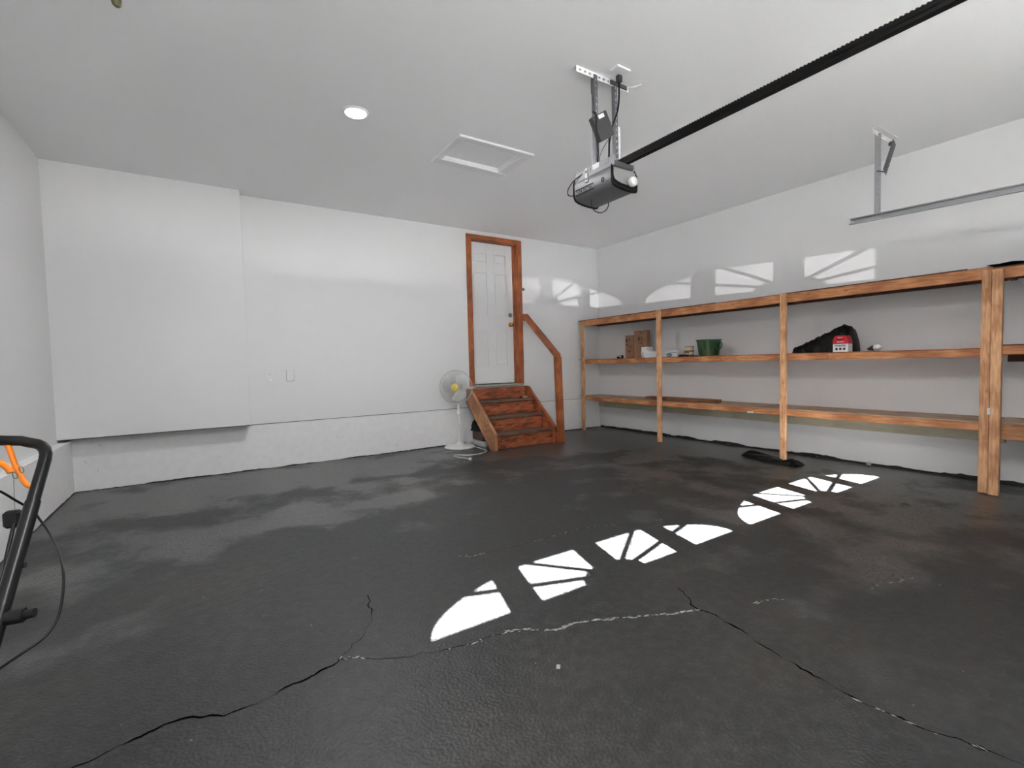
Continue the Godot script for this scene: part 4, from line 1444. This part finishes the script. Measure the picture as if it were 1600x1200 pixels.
func build_shelf_items() -> void:
	var top := 1.1128
	# small black and white gadget
	var t := thing("small_gadget", "tiny black and white gadget left of the cardboard boxes", "gadget", Vector3(-0.34, top, 0.80))
	obj("body", box(Vector3(-0.02, 0.0, -0.055), Vector3(0.02, 0.030, -0.015), 0.004), M.black, t)
	obj("body", box(Vector3(-0.02, 0.0, 0.0), Vector3(0.02, 0.045, 0.05), 0.008), M.black, t)
	obj("clip", box(Vector3(-0.012, 0.028, -0.04), Vector3(0.012, 0.058, 0.012), 0.006), M.white_plastic, t)
	var st := mb()
	add_lathe(st, [[0.0, 0.0], [0.012, 0.0], [0.012, 0.01], [0.0, 0.012]], 12, along(Vector3(-0.02, 0.024, 0.025), Vector3(-1, 0, 0)))
	obj("dial", st, M.white_plastic, t)
	# two cartons
	t = thing("cardboard_box", "shorter brown cardboard box with an open flap on the middle shelf", "box", Vector3(-0.13, top, 0.850))
	st = mb()
	add_box(st, Vector3(-0.07, 0.0, -0.082), Vector3(-0.066, 0.335, 0.078), 0.0005)
	add_box(st, Vector3(0.066, 0.0, -0.082), Vector3(0.07, 0.335, 0.078), 0.0005)
	add_box(st, Vector3(-0.066, 0.0, -0.082), Vector3(0.066, 0.335, -0.078), 0.0005)
	add_box(st, Vector3(-0.066, 0.0, 0.074), Vector3(0.066, 0.335, 0.078), 0.0005)
	add_box(st, Vector3(-0.066, 0.0, -0.078), Vector3(0.066, 0.004, 0.074), 0.0)
	obj("body", st, M.card, t)
	st = mb()
	add_box(st, Vector3(-0.068, 0.0, -0.060), Vector3(0.068, 0.003, 0.0), 0.0005, Transform3D(Basis(Vector3(1, 0, 0), deg_to_rad(4)), Vector3(0, 0.332, -0.080)))
	obj("flap", st, M.card_side, t)
	st = mb()
	print_marks(st, -0.0704, -0.075, 0.0, [[0.02, 0.235, 0.016, 0.05], [0.005, 0.245, 0.01, 0.03], [0.07, 0.245, 0.008, 0.045], [0.085, 0.25, 0.02, 0.006], [0.01, 0.185, 0.022, 0.02], [0.05, 0.19, 0.03, 0.006], [0.05, 0.175, 0.035, 0.006], [0.09, 0.15, 0.018, 0.018], [0.05, 0.095, 0.045, 0.008], [0.045, 0.11, 0.05, 0.005]])
	obj("print", st, M.print_brown, t).set_meta("kind", "stuff")
	t = thing("cardboard_box", "taller brown cardboard box with dark print, right of the open one", "box", Vector3(-0.125, top, 1.060))
	obj("body", box(Vector3(-0.08, 0.0, -0.120), Vector3(-0.01, 0.392, 0.116), 0.002), M.card, t)
	st = mb()
	print_marks(st, -0.0804, -0.10, 0.0, [[0.06, 0.245, 0.016, 0.052], [0.085, 0.245, 0.008, 0.05], [0.10, 0.25, 0.025, 0.008], [0.10, 0.268, 0.03, 0.008], [0.105, 0.285, 0.02, 0.008], [0.14, 0.245, 0.012, 0.03], [0.09, 0.355, 0.03, 0.01], [0.07, 0.22, 0.07, 0.005], [0.07, 0.205, 0.07, 0.005], [0.04, 0.30, 0.09, 0.003]])
	obj("print", st, M.print_brown, t).set_meta("kind", "stuff")
	# white flat boxes, stacked three high
	var lab := ["bottom white flat box in the stack of three beside the cardboard boxes", "middle white flat box in the stack of three beside the cardboard boxes", "top white flat box of three, under the small white carton"]
	var proto: Node3D = null
	for k in 3:
		var o: Node3D
		if k == 0:
			o = thing("flat_box", lab[0], "box", Vector3(-0.32, top, 1.48), 0.0, "white flat boxes stacked on the middle shelf")
			obj("tray", box(Vector3(-0.10, 0.0, -0.205), Vector3(0.10, 0.014, 0.205), 0.002), M.white_paper, o)
			obj("lid", box(Vector3(-0.103, 0.0145, -0.208), Vector3(0.103, 0.027, 0.208), 0.003), M.white_paper, o)
			obj("mark", box(Vector3(-0.1036, 0.003, -0.19), Vector3(-0.1002, 0.011, -0.165), 0.0), M.print_brown, o)
			proto = o
		else:
			o = proto.duplicate()
			o.name = numbered("flat_box")
			add_child(o)
			o.position = Vector3(-0.32 + 0.004 * k, top + 0.0275 * k, 1.48 - 0.012 * k)
			o.set_meta("label", lab[k])
	t = thing("white_carton", "small white carton on top of the stack of flat boxes", "carton", Vector3(-0.37, top + 0.083, 1.322))
	obj("body", box(Vector3(-0.04, 0.0, -0.065), Vector3(0.04, 0.063, 0.062), 0.002), M.white_paper, t)
	obj("label_panel", box(Vector3(-0.0408, 0.016, 0.025), Vector3(-0.0398, 0.05, 0.052), 0.0), M.cream, t)
	t = thing("white_carton", "white and pale blue carton right of the post, beside the flat boxes", "carton", Vector3(-0.33, top, 1.775))
	obj("body", box(Vector3(-0.08, 0.0, -0.088), Vector3(0.08, 0.085, 0.06), 0.002), M.white_paper, t)
	obj("stripe", box(Vector3(-0.0808, 0.050, -0.04), Vector3(-0.0798, 0.058, 0.058), 0.0), M.bluegrey, t)
	t = thing("blue_scrap", "crumpled blue-grey bit in front of the white and pale blue carton", "scrap", Vector3(-0.432, top + 0.007, 1.735))
	obj("body", heap(14, 10, func(u: float, v: float) -> Vector3:
		var r := 0.032 * (1.0 + 0.25 * sin(u * 19.0) + 0.2 * sin(u * 31.0 + v * 4.0))
		return Vector3(r * 0.6 * cos(TAU * u) * sin(PI * v), 0.020 + 0.020 * cos(PI * (1.0 - v)) * (1.0 + 0.3 * sin(u * 25.0)) - 0.0 * u, -r * sin(TAU * u) * sin(PI * v))), M.bluegrey, t)
	# low black tool under the tin
	t = thing("black_tool", "low flat black tool lying in front of the carton under the tin", "tool", Vector3(-0.355, top, 1.955))
	obj("body", box(Vector3(-0.045, 0.0, -0.112), Vector3(0.03, 0.012, 0.14), 0.004), M.black_matte, t)
	obj("grip", box(Vector3(-0.040, 0.0125, -0.10), Vector3(-0.005, 0.026, 0.03), 0.005), M.black_matte, t)
	# tin
	t = thing("paint_tin", "small cream and red labelled tin left of the green pail", "tin", Vector3(-0.32, top + 0.0127, 1.955))
	st = mb()
	add_lathe(st, [[0.0, 0.0], [0.056, 0.0], [0.0575, 0.004], [0.056, 0.008], [0.056, 0.104], [0.0575, 0.108], [0.056, 0.113], [0.050, 0.113], [0.048, 0.108], [0.0, 0.108]], 36)
	obj("can", st, M.steel, t)
	st = mb()
	add_lathe(st, [[0.0565, 0.010], [0.0565, 0.102]], 36)
	obj("paper_label", st, M.cream, t)
	st = mb()
	add_lathe(st, [[0.0568, 0.045], [0.0568, 0.062]], 36)
	obj("red_band", st, plain(Color(0.52, 0.20, 0.14), 0.6), t)
	st = mb()
	for a: Array in [[2.7, 0.028], [3.0, 0.024], [3.35, 0.030], [3.6, 0.024], [2.4, 0.026]]:
		add_lathe(st, [[0.0, 0.0012], [0.008, 0.001], [0.009, 0.0]], 10, along(Vector3(0.0567 * cos(a[0]), a[1] + 0.008, -0.0567 * sin(a[0])), Vector3(cos(a[0]), 0, -sin(a[0]))))
	obj("label_print", st, M.print_brown, t)
	# green pail
	t = thing("pail", "worn green plastic pail on the middle shelf", "pail", Vector3(-0.30, top, 2.215))
	st = mb()
	add_lathe(st, [[0.0, 0.0], [0.108, 0.0], [0.112, 0.006], [0.138, 0.180], [0.147, 0.182], [0.148, 0.194], [0.141, 0.197], [0.138, 0.190], [0.108, 0.010], [0.0, 0.008]], 48)
	var pm := StandardMaterial3D.new()
	var pn := noise(51, 0.03, 5).get_image(512, 128)
	var pim := Image.create_empty(512, 128, false, Image.FORMAT_RGB8)
	for y in 128:
		for x in 512:
			var v := pn.get_pixel(x, y).r
			var c := Color(0.17, 0.34, 0.22).lerp(Color(0.44, 0.47, 0.36), clampf((v - 0.46) * 4.0, 0.0, 0.75))
			pim.set_pixel(x, y, c)
	pm.albedo_texture = ImageTexture.create_from_image(pim)
	pm.roughness = 0.42
	obj("bucket", st, pm, t)
	st = mb()
	var bail := curve([Vector3(-0.05, 0.178, 0.138), Vector3(-0.045, 0.172, 0.175), Vector3(-0.04, 0.140, 0.200), Vector3(-0.04, 0.100, 0.196), Vector3(-0.045, 0.070, 0.168), Vector3(-0.05, 0.086, 0.132), Vector3(-0.05, 0.12, 0.128)], 4)
	add_tube(st, bail, 0.0055, 6)
	obj("handle", st, M.green, t)
	# black bin bag
	t = thing("bin_bag", "black plastic bin bag slumped beside the red and white box", "bag", Vector3(-0.22, top + 0.002, 3.45))
	var nz := noise(61, 3.0, 4)
	var bag := func(u: float, v: float) -> Vector3:
		var z := lerpf(-0.29, 0.305, u)
		var h: float
		if u < 0.80:
			h = lerpf(0.045, 0.262, pow(u / 0.80, 1.12))
		else:
			h = lerpf(0.262, 0.16, pow((u - 0.80) / 0.20, 1.4))
		var end := sqrt(clampf(minf(u * 14.0, (1.0 - u) * 11.0), 0.0, 1.0))
		h *= end
		var a := PI * v
		var w := lerpf(0.085, 0.145, u) * end
		var p := Vector3(-w * cos(a), h * pow(sin(a), 0.75), z)
		var n := nz.get_noise_3d(p.x * 2.2, p.y * 1.7 + u, p.z * 1.1) * 0.028 + nz.get_noise_3d(p.x * 6 + 9, p.y * 5, p.z * 5) * 0.012
		return p + Vector3(-n * cos(a), absf(n) * sin(a), 0) * end
	obj("sack", heap(70, 28, bag), M.bag, t)
	# red and white carton with a hand hole
	t = thing("drinks_box", "red and white carton with a hand hole in front of the bin bag", "box", Vector3(-0.405, top, 3.692), deg_to_rad(-8.0))
	st = mb()
	add_box(st, Vector3(-0.035, 0.0, -0.068), Vector3(0.035, 0.075, 0.068), 0.002)
	obj("base", st, M.white_paper, t, "white lower half")
	st = mb()
	var sh := PackedVector2Array([Vector2(-0.068, 0.0755), Vector2(0.068, 0.0755), Vector2(0.066, 0.105), Vector2(0.048, 0.152), Vector2(-0.048, 0.152), Vector2(-0.068, 0.118)])
	add_prism(st, sh, 0.07, Transform3D(Basis(Vector3(0, 0, 1), Vector3(0, 1, 0), Vector3(-1, 0, 0)), Vector3(0.035, 0, 0)))
	obj("upper_half", st, M.red, t, "red upper half")
	st = mb()
	add_box(st, Vector3(-0.0358, 0.112, -0.032), Vector3(-0.0348, 0.122, 0.032), 0.0004)
	obj("hand_hole", st, M.black_matte, t)
	var fz := Basis(Vector3(0, 0, 1), Vector3(0, 1, 0), Vector3(-1, 0, 0))
	lettering("lettering", "rivesta", 0.030, Transform3D(fz, Vector3(-0.0357, 0.060, 0.0)), M.black_matte, t, 0.0006)
	lettering("lettering", "SELTZER", 0.016, Transform3D(fz, Vector3(-0.0357, 0.095, 0.0)), M.white_paper, t, 0.0006)
	lettering("lettering", "Rivesta", 0.013, Transform3D(fz, Vector3(-0.0357, 0.134, 0.0)), M.white_paper, t, 0.0006)
	st = mb()
	for k in 3:
		add_lathe(st, [[0.0, 0.001], [0.0115, 0.0008], [0.012, 0.0]], 14, along(Vector3(-0.0352, 0.028, -0.033 + 0.034 * k), Vector3(-1, 0, 0)))
	obj("fruit_print", st, plain(Color(0.28, 0.17, 0.24), 0.7), t)
	# white globe lying on a dark base
	t = thing("globe_bulb", "small white globe with dark base lying right of the red and white box", "bulb", Vector3(-0.36, top, 3.94))
	st = mb()
	var gl := []
	for k in 13:
		var a := PI * k / 12.0
		gl.append([0.034 * sin(a), -0.034 * cos(a)])
	add_lathe(st, gl, 24, Transform3D(Basis(), Vector3(0, 0.0345, 0.012)))
	obj("globe", st, M.white_plastic, t)
	st = mb()
	add_lathe(st, [[0.0, 0.0], [0.012, 0.0], [0.026, 0.045], [0.024, 0.05], [0.0, 0.05]], 18, along(Vector3(0.01, 0.0175, -0.065), Vector3(0, 0.25, 1)))
	obj("dark_base", st, M.box_grey, t)
	# boards on the bottom shelf
	t = thing("board", "loose short brown plank lying on the bottom shelf", "plank", Vector3(-0.29, 0.546, 1.80), deg_to_rad(1.5))
	obj("plank", box(Vector3(-0.065, 0.0, -0.52), Vector3(0.06, 0.036, 0.53), 0.002), wood(113, Color(0.42, 0.25, 0.14), Color(0.60, 0.40, 0.26), 1), t)
	# black sheet over the second unit's top
	t = thing("black_sheet", "black plastic sheet lying on top of the second shelf unit", "sheet", Vector3(-0.28, 1.7175, 5.4))
	obj("sheet", heap(60, 10, func(u: float, v: float) -> Vector3:
		var z := lerpf(-0.72, 0.7, u)
		var x := lerpf(-0.235, 0.24, v)
		var up := 0.004 + 0.016 * clampf(u * 9.0, 0.0, 1.0) + 0.005 * sin(z * 23.0 + x * 9.0) + 0.004 * sin(z * 51.0)
		return Vector3(x, up * (1.0 if v > 0.05 else 0.75), z)), M.bag, t)

func build_small() -> void:
	# crumpled plastic round the middle post's foot
	var t := thing("black_plastic", "crumpled black plastic on the floor round the foot of a shelf post", "plastic sheet", Vector3(-0.47, 0, 3.10))
	var nz := noise(71, 6.0, 2)
	obj("sheet", heap(60, 26, func(u: float, v: float) -> Vector3:
		var z := lerpf(-0.36, 0.30, u)
		var wid := 0.035 + 0.10 * sqrt(clampf(sin(PI * clampf(u * 1.08, 0.0, 1.0)), 0.0, 1.0))
		if u > 0.9:
			wid = 0.10
		var mid := lerpf(0.02, -0.10, u)
		var a := PI * v
		var h := (0.030 + 0.02 * nz.get_noise_2d(u * 0.35, 3.0)) * sqrt(clampf(minf(u * 10.0, (1.0 - u) * 16.0), 0.0, 1.0))
		var p := Vector3(mid - wid * cos(a), 0.003 + h * sin(a), z)
		p.y += absf(nz.get_noise_3d(p.x * 0.9, p.z * 0.45, 5.0)) * 0.040 * sin(a)
		return p), M.bag, t)
	# outlet and switch plates on the back wall
	t = thing("wall_outlet", "white outlet with a small lit night light on the left of the back wall", "outlet", Vector3(-4.851, 1.0, 0.0))
	obj("plate", box(Vector3(-0.036, -0.057, 0.0), Vector3(0.036, 0.057, 0.006), 0.003), M.trim_white, t)
	for y: float in [0.024, -0.024]:
		obj("socket", box(Vector3(-0.017, y - 0.014, 0.006), Vector3(0.017, y + 0.014, 0.008), 0.002), M.white_plastic, t)
	var st := mb()
	add_lathe(st, [[0.0, 0.016], [0.009, 0.014], [0.013, 0.006], [0.013, 0.0]], 18, along(Vector3(0.004, -0.034, 0.007), Vector3(0, 0, 1)))
	obj("night_light", st, M.night, t)
	t = thing("blank_plate", "blank white cover plate right of the outlet on the back wall", "wall plate", Vector3(-4.650, 1.003, 0.0))
	obj("plate", box(Vector3(-0.037, -0.060, 0.003), Vector3(0.037, 0.060, 0.009), 0.002), M.trim_white, t)
	obj("shadow_gap", box(Vector3(-0.039, -0.063, 0.0), Vector3(0.039, 0.060, 0.003), 0.0), M.box_grey, t)
	t = thing("door_sensor", "small grey round button on the wall right of the door frame", "button", Vector3(-1.490, 2.152, 0.0))
	st = mb()
	add_lathe(st, [[0.0, 0.022], [0.018, 0.020], [0.022, 0.012], [0.022, 0.0]], 20, along(Vector3.ZERO, Vector3(0, 0, 1)))
	obj("cap", st, M.steel, t)
	# paint scraper or handle left on the top step
	t = thing("step_tool", "small pale handled tool left on the top step", "tool", Vector3(-1.665, 0.5855, 0.20), deg_to_rad(12))
	obj("handle", box(Vector3(-0.022, 0.0, -0.016), Vector3(0.075, 0.030, 0.016), 0.007), M.putty, t)
	obj("blade", box(Vector3(-0.062, 0.002, -0.012), Vector3(-0.022, 0.022, 0.012), 0.002), M.black_matte, t)
	# things stowed under the left side of the steps
	t = thing("wood_block", "dark brown block stowed under the steps", "block", Vector3(-2.36, 0.062, 0.17))
	obj("block", box(Vector3(-0.05, 0.0, -0.13), Vector3(0.05, 0.112, 0.16), 0.004), M.brown_block, t)
	t = thing("white_cloth", "folded greyish white cloth under the brown block beneath the steps", "cloth", Vector3(-2.37, 0.0, 0.20))
	var nc := noise(81, 5.0, 3)
	obj("cloth", heap(30, 16, func(u: float, v: float) -> Vector3:
		var z := lerpf(-0.17, 0.185, u)
		var a := PI * v
		var e := sqrt(clampf(minf(u * 8.0, (1.0 - u) * 8.0), 0.0, 1.0))
		var p := Vector3(-0.075 * cos(a), 0.001 + 0.056 * pow(sin(a), 0.35) * e, z)
		return p + Vector3(nc.get_noise_3d(p.x * 3, p.y * 3, p.z * 3) * 0.02, 0, 0)), M.cloth_white, t)
	t = thing("dark_rag", "dark grey rag heaped on the brown block under the steps", "rag", Vector3(-2.375, 0.175, 0.065))
	var nr := noise(91, 7.0, 4)
	obj("rag", heap(30, 20, func(u: float, v: float) -> Vector3:
		var a := PI * v
		var z := lerpf(-0.06, 0.13, u)
		var e := sqrt(clampf(minf(u * 6.0, (1.0 - u) * 6.0), 0.0, 1.0))
		var h := lerpf(0.15, 0.03, clampf(u * 1.2, 0, 1))
		var p := Vector3(-0.05 * e * cos(a), h * e * pow(sin(a), 0.7), z)
		var n := nr.get_noise_3d(p.x * 3, p.y * 3, p.z * 3) * 0.04
		return p + Vector3(-n * cos(a), absf(n) * sin(a), 0)), M.rag, t)
	# bits on the floor
	t = thing("dry_leaf", "small dry leaf on the floor in front of the long shelf", "leaf", Vector3(-1.298, 0.0, 4.459), 0.4)
	obj("leaf", heap(8, 6, func(u: float, v: float) -> Vector3:
		var w := 0.018 * sin(PI * clampf(u, 0.02, 0.98))
		return Vector3((v - 0.5) * 2.0 * w, 0.003 + 0.018 * absf(v - 0.5) + 0.010 * sin(u * 5.0) * u, lerpf(-0.028, 0.028, u))), M.leaf, t)
	t = thing("paint_chip", "small pale chip on the bare floor in the middle foreground", "chip", Vector3(-4.442, 0.0, 4.433), 0.8)
	obj("chip", box(Vector3(-0.010, 0.0005, -0.006), Vector3(0.012, 0.004, 0.008), 0.002), M.sill, t)
	# crumbs of filler along the right wall
	var lab := ["small grey crumb of filler by the wall behind the second shelf post", "first small grey crumb between the second and third shelf posts", "second small grey crumb between the second and third shelf posts", "grey crumb beside the wall just left of the black plastic", "flat grey crumb by the wall behind the third shelf post", "rounded grey crumb by the wall right of the third shelf post"]
	var zs := [1.40, 1.98, 2.30, 2.78, 3.32, 3.78]
	var hs := [0.020, 0.030, 0.026, 0.018, 0.024, 0.034]
	for k in 6:
		t = thing("filler_crumb", lab[k], "crumb", Vector3(-0.045, 0.0, zs[k]), k * 0.7, "filler crumbs along the right wall")
		st = mb()
		add_lathe(st, [[0.0, 0.001], [0.013, 0.001], [0.016, hs[k] * 0.4], [0.010, hs[k] * 0.85], [0.0, hs[k]]], 7, Transform3D(Basis().scaled(Vector3(1.0, 1.0, 1.4)), Vector3.ZERO), false)
		obj("crumb", st, M.galv_dark if k != 5 else M.sill, t)
	# hanging grip at the very top left
	t = thing("hanging_grip", "olive rounded grip hanging from the ceiling at the top left edge", "grip", Vector3(-5.695, H, 3.07))
	st = mb()
	add_lathe(st, [[0.0, -0.262], [0.010, -0.260], [0.017, -0.252], [0.019, -0.235], [0.018, -0.17], [0.012, -0.14], [0.0, -0.138]], 20, Transform3D(Basis(Vector3(0, 0, 1), deg_to_rad(6)), Vector3(-0.02, 0, 0)))
	obj("grip", st, M.olive_grip, t)
	st = mb()
	add_tube(st, [Vector3(-0.008, -0.145, 0), Vector3(0, -0.001, 0)], 0.004, 8)
	obj("cord", st, M.steel, t)
